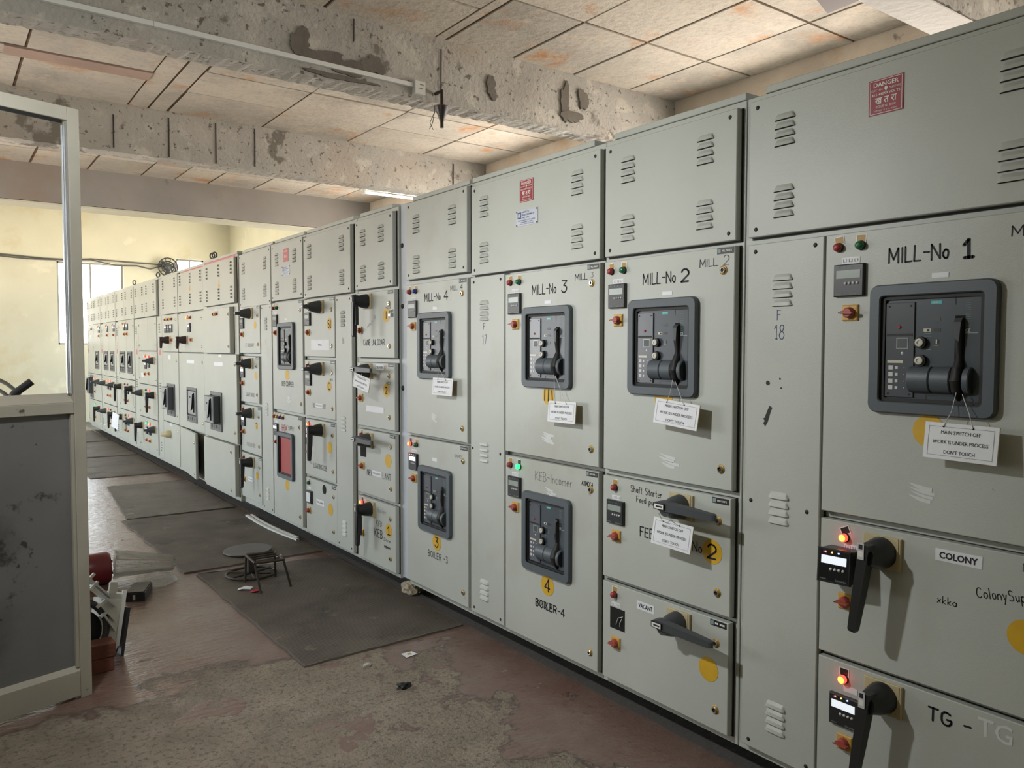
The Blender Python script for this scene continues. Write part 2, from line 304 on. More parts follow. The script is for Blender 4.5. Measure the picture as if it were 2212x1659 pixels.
# floor: worn red oxide over concrete
def floor_material():
    m = bpy.data.materials.new('worn_red_floor'); m.use_nodes = True; n = m.node_tree.nodes; l = m.node_tree.links; B = n['Principled BSDF']
    g = n.new('ShaderNodeNewGeometry')
    def noise(sc, det=6, ro=.6, off=0, st=None):
        t = n.new('ShaderNodeTexNoise'); t.inputs['Scale'].default_value = sc; t.inputs['Detail'].default_value = det; t.inputs['Roughness'].default_value = ro
        mp = n.new('ShaderNodeMapping'); mp.inputs['Location'].default_value = (off, off*1.7, 0)
        if st: mp.inputs['Scale'].default_value = st
        l.new(g.outputs['Position'], mp.inputs[0]); l.new(mp.outputs[0], t.inputs['Vector']); return t.outputs[0]
    def mp(v, a, b_, c=0, d=1):
        r = n.new('ShaderNodeMapRange'); r.inputs[1].default_value = a; r.inputs[2].default_value = b_; r.inputs[3].default_value = c; r.inputs[4].default_value = d; l.new(v, r.inputs[0]); return r.outputs[0]
    def mth(op, a, b_):
        r = n.new('ShaderNodeMath'); r.operation = op
        for i, v in enumerate((a, b_)):
            if isinstance(v, (int, float)): r.inputs[i].default_value = v
            else: l.new(v, r.inputs[i])
        return r.outputs[0]
    def mix(f, a, b_):
        r = n.new('ShaderNodeMix'); r.data_type = 'RGBA'
        for i, v in ((0, f), (6, a), (7, b_)):
            if isinstance(v, tuple): r.inputs[i].default_value = (*v, 1)
            elif isinstance(v, (int, float)): r.inputs[i].default_value = v
            else: l.new(v, r.inputs[i])
        return r.outputs[2]
    sep = n.new('ShaderNodeSeparateXYZ'); l.new(g.outputs['Position'], sep.inputs[0]); X, Y = sep.outputs[0], sep.outputs[1]
    # paint has broken away in front of the cabinets' near end
    wob = mth('MULTIPLY', mth('SUBTRACT', noise(1.6, 6, .62, 2), .5), 1.5)
    edge = mth('ADD', mth('SUBTRACT', 3.62, Y), wob)
    right = mth('ADD', mth('MULTIPLY', mth('SUBTRACT', -.48, X), 1.5), mth('MULTIPLY', mth('SUBTRACT', noise(2.6, 6, .6, 9), .5), 3.4))
    bare = mp(mth('MINIMUM', edge, right), -.02, .05)
    spots = mp(noise(2.2, 7, .65, 5), .665, .68)
    bare = mth('MAXIMUM', bare, mth('MULTIPLY', spots, mp(X, .0, -.3)))
    isl = mp(noise(2.1, 6, .6, 14), .575, .59); bare = mth('MULTIPLY', bare, mth('SUBTRACT', 1, isl))
    strip = mp(mth('ADD', X, mth('MULTIPLY', noise(5, 3, .5, 3), .03)), .03, .045)          # unpainted kerb under the cabinets
    red = mix(mp(noise(1.1, 6, .6, 1), .35, .7), (.16, .092, .075), (.175, .122, .10))
    red = mix(mp(noise(3.5, 7, .65, 8), .45, .75, 0, .75), red, (.22, .175, .145))
    red = mix(mp(noise(26, 4, .6, 4), .60, .72, 0, .6), red, (.07, .05, .045))
    con = mix(mp(noise(4, 8, .7, 6), .3, .72), (.15, .122, .092), (.31, .26, .20))
    con = mix(mp(noise(45, 5, .7, 7), .52, .62, 0, .75), con, (.07, .06, .05))
    con = mix(mp(noise(60, 4, .6, 17), .62, .7, 0, .6), con, (.36, .33, .28))
    rim = mth('MULTIPLY', mth('SUBTRACT', 1, mth('ABSOLUTE', mp(mth('MINIMUM', edge, right), -.05, .05, -1, 1), 0)), .75); col = mix(bare, red, con); col = mix(rim, col, (.06, .048, .04)); col = mix(strip, col, (.10, .095, .088)); l.new(col, B.inputs['Base Color'])
    rg = mth('ADD', mp(noise(2.0, 5, .6, 12, (1, 1, 1)), .3, .7, .10, .27), mth('MULTIPLY', bare, .55)); l.new(mth('ADD', rg, mth('MULTIPLY', strip, .35)), B.inputs['Roughness'])
    h = mth('ADD', mth('MULTIPLY', noise(14, 5, .55, 20, (1, 2.2, 1)), .35), mth('MULTIPLY', noise(70, 4, .6, 21), mth('ADD', .10, mth('MULTIPLY', bare, .55))))
    h = mth('SUBTRACT', h, mth('MULTIPLY', bare, .35))
    bp = n.new('ShaderNodeBump'); bp.inputs['Strength'].default_value = .8; bp.inputs['Distance'].default_value = .02; l.new(h, bp.inputs['Height']); l.new(bp.outputs[0], B.inputs['Normal'])
    return m
b = MB(); b.box(XL, XW, YN, YF, -.1, 0, floor_material()); struct(b.build('floor'))

# ceiling of stone slabs between the beams
def slab_material():
    m = bpy.data.materials.new('stone_slabs'); m.use_nodes = True; n = m.node_tree.nodes; l = m.node_tree.links; B = n['Principled BSDF']; B.inputs['Roughness'].default_value = .85
    g = n.new('ShaderNodeNewGeometry')
    def noise(sc, det, off):
        t = n.new('ShaderNodeTexNoise'); t.inputs['Scale'].default_value = sc; t.inputs['Detail'].default_value = det; t.inputs['Roughness'].default_value = .6
        mp = n.new('ShaderNodeMapping'); mp.inputs['Location'].default_value = (off, off, 0); l.new(g.outputs['Position'], mp.inputs[0])
        ad = n.new('ShaderNodeVectorMath'); ad.operation = 'ADD'; sc_ = n.new('ShaderNodeVectorMath'); sc_.operation = 'SCALE'; sc_.inputs['Scale'].default_value = 40
        cb = n.new('ShaderNodeCombineXYZ'); l.new(g.outputs['Random Per Island'], cb.inputs[0]); l.new(cb.outputs[0], sc_.inputs[0])
        l.new(mp.outputs[0], ad.inputs[0]); l.new(sc_.outputs[0], ad.inputs[1]); l.new(ad.outputs[0], t.inputs['Vector']); return t.outputs[0]
    def mp(v, a, b_, c=0, d=1):
        r = n.new('ShaderNodeMapRange'); r.inputs[1].default_value = a; r.inputs[2].default_value = b_; r.inputs[3].default_value = c; r.inputs[4].default_value = d; l.new(v, r.inputs[0]); return r.outputs[0]
    def mix(f, a, b_):
        r = n.new('ShaderNodeMix'); r.data_type = 'RGBA'
        for i, v in ((0, f), (6, a), (7, b_)):
            if isinstance(v, tuple): r.inputs[i].default_value = (*v, 1)
            else: l.new(v, r.inputs[i])
        return r.outputs[2]
    c = mix(g.outputs['Random Per Island'], (.40, .38, .335), (.56, .505, .43))
    c = mix(mp(noise(1.7, 6, 3), .35, .7), c, (.62, .57, .49)); c = mix(mp(noise(1.2, 5, 9), .5, .62, 0, .6), c, (.33, .305, .265))
    c = mix(mp(noise(1.9, 5, 15), .57, .70, 0, .9), c, (.55, .25, .08)); c = mix(mp(noise(5, 6, 21), .66, .72, 0, .6), c, (.55, .40, .26))
    c = mix(mp(noise(30, 6, 31), .5, .66, 0, .32), c, (.30, .25, .20)); c = mix(mp(noise(7, 7, 27), .58, .64, 0, .5), c, (.62, .53, .42))
    l.new(c, B.inputs['Base Color'])
    bp = n.new('ShaderNodeBump'); bp.inputs['Strength'].default_value = .6; bp.inputs['Distance'].default_value = .02; l.new(noise(18, 6, 2), bp.inputs['Height']); l.new(bp.outputs[0], B.inputs['Normal'])
    return m
SLAB = slab_material(); JOINT = mat('mortar_joint', (.15, .10, .065), .95, var=.4, vs=9, bump=.5, bs=40); PLAS = mat('pink_plaster', (.40, .29, .24), .9, var=.12, vs=3, bump=.4, bs=22, stain=[((.46, .40, .34), .58, 3, .1)])
b = MB(); b.box(XL, XW, YN, 11.2, ZC+.012, ZC+.2, JOINT)
def slabs(xs, ys, skip=()):
    for i, (p, q) in enumerate(zip(xs, xs[1:])):
        for j, (c, d) in enumerate(zip(ys, ys[1:])):
            if (i, j) in skip: continue
            g = .011; e = [random.uniform(-.006, .006) for _ in range(4)]; h = random.uniform(0, .006)
            x0, x1, y0, y1 = p+g+e[0], q-g+e[1], c+g+e[2], d-g+e[3]
            b.add([(x0, y0, ZC+h), (x1, y0, ZC+h), (x1, y1, ZC+h), (x0, y1, ZC+h), (x0, y0, ZC+.02), (x1, y0, ZC+.02), (x1, y1, ZC+.02), (x0, y1, ZC+.02)],
                  [(3, 2, 1, 0), (0, 1, 5, 4), (1, 2, 6, 5), (2, 3, 7, 6), (3, 0, 4, 7)], SLAB)
slabs([-4.5, -3.4, -2.3, -1.2, -.2, .7, 1.3, 1.9, 2.5, 3.06], [-2.5, -1.6, -.7, .2, 1.1, 1.98])
slabs([.71, 1.29, 1.88, 2.5, 3.06], [2.2, 3.16, 4.04, 4.86]); slabs([-.2, .62], [2.2, 4.28, 4.86]); slabs([.62, .71], [2.2, 4.86]); slabs([-4.5, -3.4, -2.4, -1.3, -.2], [2.2, 3.5, 4.86])
slabs([.39, 1.3, 2.2, 3.06], [5.02, 5.5, 6.5, 7.1, 7.81]); slabs([-.48, .39], [5.02, 6.0, 6.5, 7.1, 7.81]); slabs([-.81, -.64, -.48], [5.02, 7.81]); slabs([-4.5, -3.1, -1.67, -.81], [5.02, 6.75, 6.97, 7.81])
slabs([-4.5, -3.2, -2.2, -1.3, -.7, -.1, .3, .71, 1.3, 1.9, 2.5, 3.06], [7.99, 8.6, 9.4, 10.1, 10.9])
# plaster fillets along the beams
b.box(XL, XW, 5.0, 5.06, ZC-.03, ZC+.01, PLAS); b.box(XL, XW, 7.99, 8.05, ZC-.03, ZC+.01, PLAS); b.box(-1.8, -.81, 6.76, 6.96, ZC-.008, ZC+.01, PLAS)
struct(b.build('ceiling'))
b = MB(); b.box(XL, XW, 11.2, YF, ZCF, ZCF+.2, YELW); struct(b.build('ceiling_far_bay'))
for i, (y0, y1, zb, m) in enumerate([(1.975, 2.19, 3.21, CONC), (4.845, 5.03, 3.205, CONC), (7.80, 8.0, 3.225, CONC), (10.88, 11.2, 3.215, CONCW)]):
    me = bmesh.new(); bmesh.ops.create_cube(me, size=1); bmesh.ops.scale(me, vec=(XW-XL, y1-y0, (ZC+.6 if i == 3 else ZC+.01)-zb), verts=me.verts)
    bmesh.ops.subdivide_edges(me, edges=[e for e in me.edges if abs(e.verts[0].co.x-e.verts[1].co.x) > 1], cuts=260)
    for v in me.verts:      # rough cast arrises
        if v.co.z < 0: v.co.z += random.uniform(-.004, .006)
    bmesh.ops.recalc_face_normals(me, faces=me.faces)
    d = bpy.data.meshes.new('ceiling_beam'); me.to_mesh(d); d.materials.append(m)
    struct(link('ceiling_beam', d, None, ((XW+XL)/2, (y0+y1)/2, (zb+(ZC+.6 if i == 3 else ZC+.01))/2)))
CEM = mat('dark_cement_patch', (.155, .14, .12), .95, var=.12, vs=8, bump=.5, bs=40); CRK = mat('dark_crack', (.05, .04, .035), .95)
def blob(b, cx, cz, rx, rz, y, seed, n=40):
    y -= .0012*seed
    rnd = random.Random(seed); ph = [rnd.uniform(0, 6.3) for _ in range(6)]
    P = []
    for k in range(n):
        a = 2*PI*k/n; q = 1+sum(.22/(i+1)*math.sin((i+2)*a+ph[i]) for i in range(6))+rnd.uniform(-.08, .08); P.append((cx+rx*q*math.cos(a), cz+rz*q*math.sin(a)))
    c = (cx, y-.0035, cz); b.add([c]+[(p[0], y-.003, p[1]) for p in P], [(0, k+1, (k+1) % n+1) for k in range(n)], CEM); b.loft([[(p[0], y-.003, p[1]) for p in P], [(p[0], y+.012, p[1]) for p in P]], CEM)
b = MB(); Y1 = 4.838
for i, (x, z, rx, rz) in enumerate([(-.36, 3.40, .07, .075), (-.22, 3.34, .13, .05), (-.02, 3.31, .17, .045), (.14, 3.36, .07, .07), (-.10, 3.235, .2, .018), (1.09, 3.40, .045, .075), (1.79, 3.42, .05, .12), (1.98, 3.47, .045, .09), (1.86, 3.32, .09, .05)]): blob(b, x, z, rx, rz, Y1, i)
for x, z0, z1 in ((.0, 3.47, 3.63), (.66, 3.28, 3.58), (-.9, 3.5, 3.62)): b.poly([(x-.006, Y1-.002, z0), (x+.005, Y1-.002, z0+.02), (x+.007, Y1-.002, z1), (x-.004, Y1-.002, z1)], CRK)
for x, z0, z1 in ((-.93, 3.26, 3.55), (-.47, 3.24, 3.6), (-.05, 3.24, 3.62), (.32, 3.26, 3.63), (2.6, 3.3, 3.6)): b.poly([(x-.006, 7.792, z0), (x+.007, 7.792, z0), (x+.009, 7.792, z1), (x-.004, 7.792, z1)], CRK)
b.box(XL, XW, 1.978, 2.187, 3.192, 3.2005, mat('whitewash', (.78, .74, .70), .8, bump=.4, bs=20, stain=[((.2, .17, .15), .72, 22, .03)]))
struct(b.build('trim_2'))
b = MB(); b.box(XL, XW, 10.9, 11.26, 3.19, 3.212, YELW); struct(b.build('trim_1'))

# ------------------------------------------------------------------ cabinet fittings (x right, z up, outward = -y; origin on the door face)
def rr(w, h, r, y, n=4, cx=0, cz=0):
    P = []
    for sx, sz, a in ((1, 1, 0), (-1, 1, 90), (-1, -1, 180), (1, -1, 270)):
        for k in range(n+1):
            t = R(a+90*k/n); P.append((cx+sx*(w/2-r)+r*math.cos(t), y, cz+sz*(h/2-r)+r*math.sin(t)))
    return P
def lamp(b, lens, lit, tagm, tilt):
    b.rect(0, .021, .032, .026, -.0012, WHT, tilt); b.rect(0, .021, .026, .020, -.0016, tagm, tilt)
    b.lathe((0, 0, 0), [(.0145, 0), (.0145, .004), (.0125, .006)], PLB, 18)
    if lit: b.lathe((0, 0, 0), [(.0125, .005), (.0125, .014), (.0105, .019), (.006, .0215), (0, .022)], lens, 18, ms=[LITR, LITR, LITH, LITH] if lens is LITR else [lens]*4)
    else: b.lathe((0, 0, 0), [(.0125, .005), (.0125, .014), (.0105, .019), (.006, .0215), (0, .022)], lens, 18)
def meter(b, lit, dep):
    b.box(-.048, .048, -dep, 0, -.048, .048, PLB, .003)
    if dep > .03: b.box(-.051, .051, -dep, -dep+.012, -.051, .051, PLB, .003)
    y = -dep-.0008
    b.rect(0, .018, .076, .024, y, LCDL if lit else LCD)
    for k in range(4): b.lathe((-.008+.0125*k, -dep, -.009), [(.0045, 0), (.0045, .002), (0, .003)], BTN, 10)
    for k in range(3): b.text(['VLL', 'A', 'PF'][k], -.028+.02*k, .040, PALE if not lit else WHT, h=.005, y=y)
    if lit:
        for k, mm in enumerate((RDLED, ORLED, BLLED)): b.lathe((-.026+.02*k, -dep, .0405), [(.0025, 0), (.002, .002), (0, .0025)], mm, 8)
    b.text('Schneider', .024, -.040, PALE, h=.006, y=y); b.text('EM6400', -.030, -.040, PALE, h=.004, y=y)
def selector(b, side):
    b.box(-.025, .025, -.007, 0, -.024, .024, YPL, .003); b.lathe((0, -.007, 0), [(.017, 0), (.016, .012), (.012, .016)], REDK, 16)
    c = .6 if side else 0
    vs = [(-.023, -.02, -.003), (.020, -.02, -.006), (.023, -.02, .002), (-.018, -.02, .006)]
    vs2 = [(x*.9, -.031, z*.8) for x, y, z in vs]; b.add(vs+vs2, [(0, 1, 5, 4), (1, 2, 6, 5), (2, 3, 7, 6), (3, 0, 4, 7), (4, 5, 6, 7)], REDK)
    b.text('O', 0, .019, INK, h=.004, y=-.0078); b.text('AUTO', .004, -.019, INK, h=.004, y=-.0078); b.disc(-.021, 0, .0022, -.0316, INK, 8)
def handle_plate(b):
    b.box(-.057, .057, -.010, 0, -.048, .048, CREAM, .002); b.box(.045, .050, -.012, -.010, -.048, .048, CREAM)
def handle_lever(b, kind):
    def bar(P0, P1, w0, w1, d0, d1, m=PLG):     # lever body from P0 to P1 in the door plane, depth d0..d1
        (x0, z0), (x1, z1) = P0, P1; L = math.hypot(x1-x0, z1-z0); tx, tz = (x1-x0)/L, (z1-z0)/L; nx, nz = -tz, tx; loops = []
        for f, w, da, db in ((0, w0*.8, d0, d1), (.06, w0, d0, d1), (.6, (w0+w1)/2, d0+.006, d1), (.97, w1, d0+.012, d1-.002), (1, w1*.8, d0+.015, d1-.005)):
            cx, cz = x0+tx*L*f, z0+tz*L*f
            loops.append([(cx+nx*w/2, -da, cz+nz*w/2), (cx+nx*w/2*.9, -db, cz+nz*w/2*.9), (cx-nx*w/2*.9, -db, cz-nz*w/2*.9), (cx-nx*w/2, -da, cz-nz*w/2)])
        b.loft(loops, m); b.poly(loops[0][::-1], m); b.poly(loops[-1], m)
    dk = BROWNP if kind == 'pistol' else PLB if kind in ('down', 'lock', 'slant') else PLG
    b.lathe((0, -.010, 0), [(.046, 0), (.045, .012), (.040, .04), (.032, .065), (.026, .085)], dk, 22)
    if kind == 'right':
        bar((-.034, .012), (.232, .008), .036, .026, .072, .106, dk); b.box(-.038, .012, -.112, -.1, .0, .022, PLB); b.rect(-.012, .011, .044, .017, -.1125, WHT); b.rect(-.010, .011, .03, .006, -.113, INK)
    elif kind == 'short':
        b.loft([[(-.026, -.05, .034), (.026, -.05, .034), (.026, -.05, -.034), (-.026, -.05, -.034)], [(-.018, -.085, .016), (.020, -.085, .016), (.020, -.085, -.016), (-.018, -.085, -.016)], [(-.016, -.138, .012), (.018, -.138, .012), (.018, -.138, -.012), (-.016, -.138, -.012)]], dk); b.poly([(-.016, -.138, .012), (.018, -.138, .012), (.018, -.138, -.012), (-.016, -.138, -.012)], dk); b.rect(.0, .001, .024, .013, -.1386, ALUP)
    else:
        P1 = {'pistol': (-.012, -.095), 'down': (-.006, -.215), 'lock': (-.008, -.225), 'slant': (-.034, -.225)}[kind]
        bar((.002, .036), P1, .034, .026, .072, .108, dk); b.rect(-.006, .018, .020, .048, -.1112, BTN); b.rect(-.006, .03, .012, .014, -.1116, INK); b.rect(-.006, .01, .014, .016, -.1116, WHT)
        if kind == 'lock': b.box(.016, .028, -.10, -.078, -.15, -.04, PLB); b.box(-.028, -.02, -.10, -.085, -.12, .0, STEEL)
def breaker_frame(b):
    L = [rr(.347, .368, .026, 0), rr(.347, .368, .026, -.015), rr(.339, .360, .023, -.021), rr(.285, .306, .012, -.021), rr(.279, .300, .010, -.017), rr(.277, .298, .009, 0)]
    b.loft(L, BEZ, [BEZ, BEZ, BEZ, BEZ, BLK], smooth=False)
    L = [rr(.279, .300, .009, -.010), rr(.258, .280, .006, -.010), rr(.258, .280, .006, -.002)]; b.loft(L, BLK)
def breaker_face(b):
    b.rect(0, 0, .276, .297, -.0028, FACE); y = -.0036
    b.rect(.030, -.135, .085, .016, y, BLK); b.rect(.032, -.135, .081, .012, y-.0004, FACE); b.rect(.062, .135, .0015, .03, y, BLK)
    b.rect(.012, .128, .030, .009, y, TEAL); b.text('SIEMENS', .012, .128, WHT, h=.004, y=y-.0006)
    b.rect(.012, .082, .022, .010, y, PLG); b.rect(-.012, .052, .020, .009, y, KEY); b.rect(-.009, .052, .006, .006, y-.0004, INK); b.rect(.014, .052, .018, .009, y, PLB)
    for z in (.043, .035, -.002): b.text('----', -.010, z, PALE, h=.0014, y=y)
    b.rect(.015, .020, .006, .012, y, KEY); b.rect(.018, .020, .004, .012, y, PLB); b.rect(.013, .010, .012, .0022, y, PALE)
    for k in range(12):
        b.text(['SENTRON', 'In 1600A', 'Ue 690V', 'Icu 66kA', 'Ics 66kA', 'Icw 66kA', '50/60Hz', 'AC 440V', 'IEC 947-2', 'EN 60947', 'cat B', 'Uimp 12kV'][k], .088, .130-.0062*k, PALE, h=.0028, y=y, align='l')
    b.text('CE', .095, .050, WHT, h=.008, y=y); b.rect(.104, .043, .034, .003, y, PALE)
    b.rect(.075, .005, .026, .170, y, HOLE)
def trip_unit(b):
    b.box(-.128, -.046, -.007, -.0028, -.137, .131, TRIP, .001); y = -.0078
    for x, z in ((-.118, .121), (-.056, .121), (-.118, -.128), (-.056, -.128)): b.disc(x, z, .003, y, INK, 10)
    b.lathe((-.088, -.007, .062), [(.005, 0), (.005, .002), (.003, .003)], INKR, 10)
    b.rect(-.087, .040, .074, .007, y, BLK); b.rect(-.079, .016, .034, .032, y, LCD); b.rect(-.079, .016, .028, .026, y-.0004, PLG); b.lathe((-.079, -.007, -.012), [(.004, 0), (0, .003)], WHT, 10)
    b.rect(-.098, -.036, .046, .008, y, KEY)
    for k in range(4): b.rect(-.111, -.053-.019*k, .013, .012, y, BTN); b.rect(-.094, -.053-.019*k, .008, .008, y, BTN); b.disc(-.072, -.053-.019*k, .0012, y, WHT, 6); b.disc(-.058, -.060-.018*k, .0016, y, WHT, 6)
def push_button(b): b.lathe((0, -.003, 0), [(.0165, 0), (.0165, .011), (.0118, .0115), (.011, .016), (.0058, .0165), (.0053, .0145), (0, .0145)], KEY, 18, ms=[BLK, BLK, KEY, KEY, BTN, BTN])
def charging_drum(b):
    n = 10
    for x0, x1 in ((-.056, .006), (.0072, .061), (.092, .110)):
        loops = []
        for x, k in ((x0, .9), (x0+.003, 1), (x1-.003, 1), (x1, .9)): loops.append([(x, -.003-.030*k*math.sin(PI*i/n), .0375*k*math.cos(PI*i/n)) for i in range(n+1)])
        b.loft(loops, BEZ, close=False, smooth=True); b.poly(loops[0], PLG); b.poly(loops[-1][::-1], PLG)
def charging_handle(b):
    prof = [(.083, .012, .009), (.07, .020, .010), (.03, .018, .009), (-.02, .010, .008), (-.05, .024, .012), (-.085, .034, .0145), (-.115, .024, .012), (-.14, .004, .004)]
    loops = [[(-w, -.003, z), (-w*.8, -d, z), (w*.8, -d, z), (w, -.003, z)] for z, d, w in prof]
    b.loft(loops, BLK, close=False, smooth=True); b.poly(loops[0], BLK)
    b.loft([[(-.010, -.012, .083), (.010, -.012, .083)], [(-.009, -.0205, .072), (.009, -.0205, .072)], [(-.008, -.019, .03), (.004, -.019, .02)]], PLG, close=False)
def lock(b, ring):
    b.lathe((0, 0, 0), [(.0165, 0), (.0165, .0015), (.0125, .002)], BRASS if ring else PANEL, 20); b.lathe((0, 0, 0), [(.0115, .001), (.0115, .006), (.0095, .008), (.0066, .008), (.006, .003), (0, .003)], CHR, 18, ms=[CHR, CHR, CHR, BLK, BLK])
    b.rect(.001, 0, .011, .004, -.0086, BLK, R(40))
def vent(b, w, n=4, pitch=.0275, h=.021, dep=.009, dark=False):
    """pressed louvres, open underneath"""
    for k in range(n):
        z1 = .5*(n-1)*pitch - k*pitch + h/2; z0 = z1-h; r = h*.55
        top = [(-w/2+r*.2, 0, z0+h*.25), (-w/2+r*.55, 0, z1-h*.15), (-w/2+r, 0, z1), (w/2-r, 0, z1), (w/2-r*.55, 0, z1-h*.15), (w/2-r*.2, 0, z0+h*.25)]
        lip = [(-w/2, -dep*.35, z0), (-w/2+r*.5, -dep*.9, z0), (-w/2+r, -dep, z0), (w/2-r, -dep, z0), (w/2-r*.5, -dep*.9, z0), (w/2, -dep*.35, z0)]
        mid = [((a[0]+c[0])/2, (a[1]+c[1])/2-dep*.22, (a[2]+c[2])/2) for a, c in zip(top, lip)]
        b.loft([top, mid, lip], PANEL, close=False, smooth=True)
        b.poly([(-w/2, -.0006, z0-.0005), (w/2, -.0006, z0-.0005), *[(p[0], p[1]*.98, z0+.0008) for p in lip[::-1]]], DARK)
        b.rect(0, z0-.0008, w*.96, .002, -.0008, DARK)
        if dark: b.poly([(w*.40*math.cos(PI*i/8), -dep*.95, z0+.001+h*.72*math.sin(PI*i/8)) for i in range(9)], DARK)
def danger_plate(b):
    b.box(-.051, .051, -.002, 0, -.0505, .0505, REDS); y = -.0026
    for x, z, w, h in ((0, .047, .094, .0016), (0, -.047, .094, .0016), (-.0465, 0, .0016, .094), (.0465, 0, .0016, .094)): b.rect(x, z, w, h, y, WHT)
    b.text('DANGER', 0, .035, WHT, h=.013, w=.074, y=y, bold=.02); b.disc(0, .0215, .005, y, WHT, 14); b.rect(0, .0165, .005, .004, y, WHT)
    b.text('ELECTRIC', -.026, .020, WHT, h=.0055, w=.034, y=y); b.text('PRESSURE', .026, .020, WHT, h=.0055, w=.034, y=y)
    b.text('415-440', -.024, .007, WHT, h=.0075, w=.036, y=y, bold=.01); b.text('VOLTS', .025, .007, WHT, h=.0075, w=.034, y=y, bold=.01); b.write('XX', -.006, .008, .012, .007, WHT, .0012, y=y)
    b.text('ख त रा', 0, -.0115, WHT, h=.018, w=.064, y=y, bold=.02); b.text('बिजली का खतरा', 0, -.028, WHT, h=.009, w=.060, y=y); b.text('वोल्ट ४१५-४४०', 0, -.040, WHT, h=.008, w=.066, y=y)
def maker_plate(b):
    b.box(-.082, .082, -.002, 0, -.036, .036, ALUP); y = -.0026
    for x, z in ((-.077, .031), (.077, .031), (-.077, -.031), (.077, -.031)): b.lathe((x, -.002, z), [(.0045, 0), (.003, .002), (0, .002)], PLB, 10)
    b.rect(-.056, .013, .028, .030, y, BLUI); b.text('HE', -.056, .013, WHT, h=.018, w=.02, y=y-.0005, bold=.02)
    for i, (t, w) in enumerate((('HI-TECH', .05), ('ELECTROMECH', .09), ('PVT. LTD.', .055))): b.text(t, -.034, .026-.013*i, BLUI, h=.008, w=w, y=y, align='l', bold=.015)
    b.text('SWITCHGEAR & CONTROL PANEL', 0, -.012, BLUI, h=.0055, w=.13, y=y); b.text('MANUFACTURERS', 0, -.021, BLUI, h=.0055, w=.09, y=y); b.text('TEL. FAX. EMAIL', 0, -.029, BLUI, h=.004, w=.11, y=y)
def old_breaker(b, w, h, kind):
    """older draw-out breaker window: grey frame, pale face, black lever; kind 'box' stands proud of the door"""
    t = .03; b.box(-w/2, w/2, -.012, 0, -h/2, -h/2+.07, OFRM, .003); b.box(-w/2, w/2, -.012, 0, h/2-t, h/2, OFRM, .003)
    b.box(-w/2, -w/2+.022, -.012, 0, -h/2+.07, h/2-t, OFRM); b.box(w/2-.022, w/2, -.012, 0, -h/2+.07, h/2-t, OFRM)
    for k in range(4): b.rect(-w*.33+w*.22*k, -h/2+.042, w*.13, .035, -.0128, BLK if k % 2 == 0 else PLG)
    d = .075 if kind == 'box' else .006
    x0, x1, z0, z1 = -w/2+.03, w/2-.03, -h/2+.08, h/2-.035
    if kind != 'box': b.rect((x0+x1)/2, (z0+z1)/2, x1-x0+.02, z1-z0+.02, -.002, BLK)
    b.box(x0, x1, -d, 0, z0, z1, PLG, .004)
    b.rect((x0+x1)/2-.01, (z0+z1)/2, (x1-x0)*.9, (z1-z0)*.94, -d-.0006, OFACE)
    b.rect(x0+.03, z0+.06, .02, .10, -d-.001, KEY); b.rect(x0+.09, z1-.07, .05, .02, -d-.001, BLK)
    for k in range(3): b.disc(x0+.07+.03*k, z0+.11, .006, -d-.001, KEY if k else BLK, 8)
    xl = x1-.075
    b.loft([[(xl-.012, -d, z1-.03), (xl+.006, -d-.02, z1-.03)], [(xl-.006, -d-.006, (z0+z1)/2), (xl+.014, -d-.03, (z0+z1)/2)], [(xl-.03, -d-.01, z0+.06), (xl-.008, -d-.035, z0+.05)]], PLB, close=False)
    b.box(xl-.004, xl+.008, -d-.012, -d, z0+.03, z1-.02, PLB)
def screw(b): b.lathe((0, 0, 0), [(.0075, 0), (.006, .002), (0, .002)], BLK, 10)
def black_cutout(b): b.rect(0, 0, .085, .088, -.0012, HOLE); b.tube([(.035, -.003, .018), (.012, -.008, .008), (-.002, -.006, -.022)], .0018, PANEL, 6); b.tube([(.028, -.003, .008), (.022, -.008, -.01), (.02, -.005, -.026)], .0015, BTN, 6)
def eye_bolt(b):
    b.tube([(0, 0, 0), (0, 0, .03)], .012, PLB, 10); b.tube([(.028*math.cos(2*PI*k/18), 0, .055+.028*math.sin(2*PI*k/18)) for k in range(19)], .007, PLB, 8, cap=False)

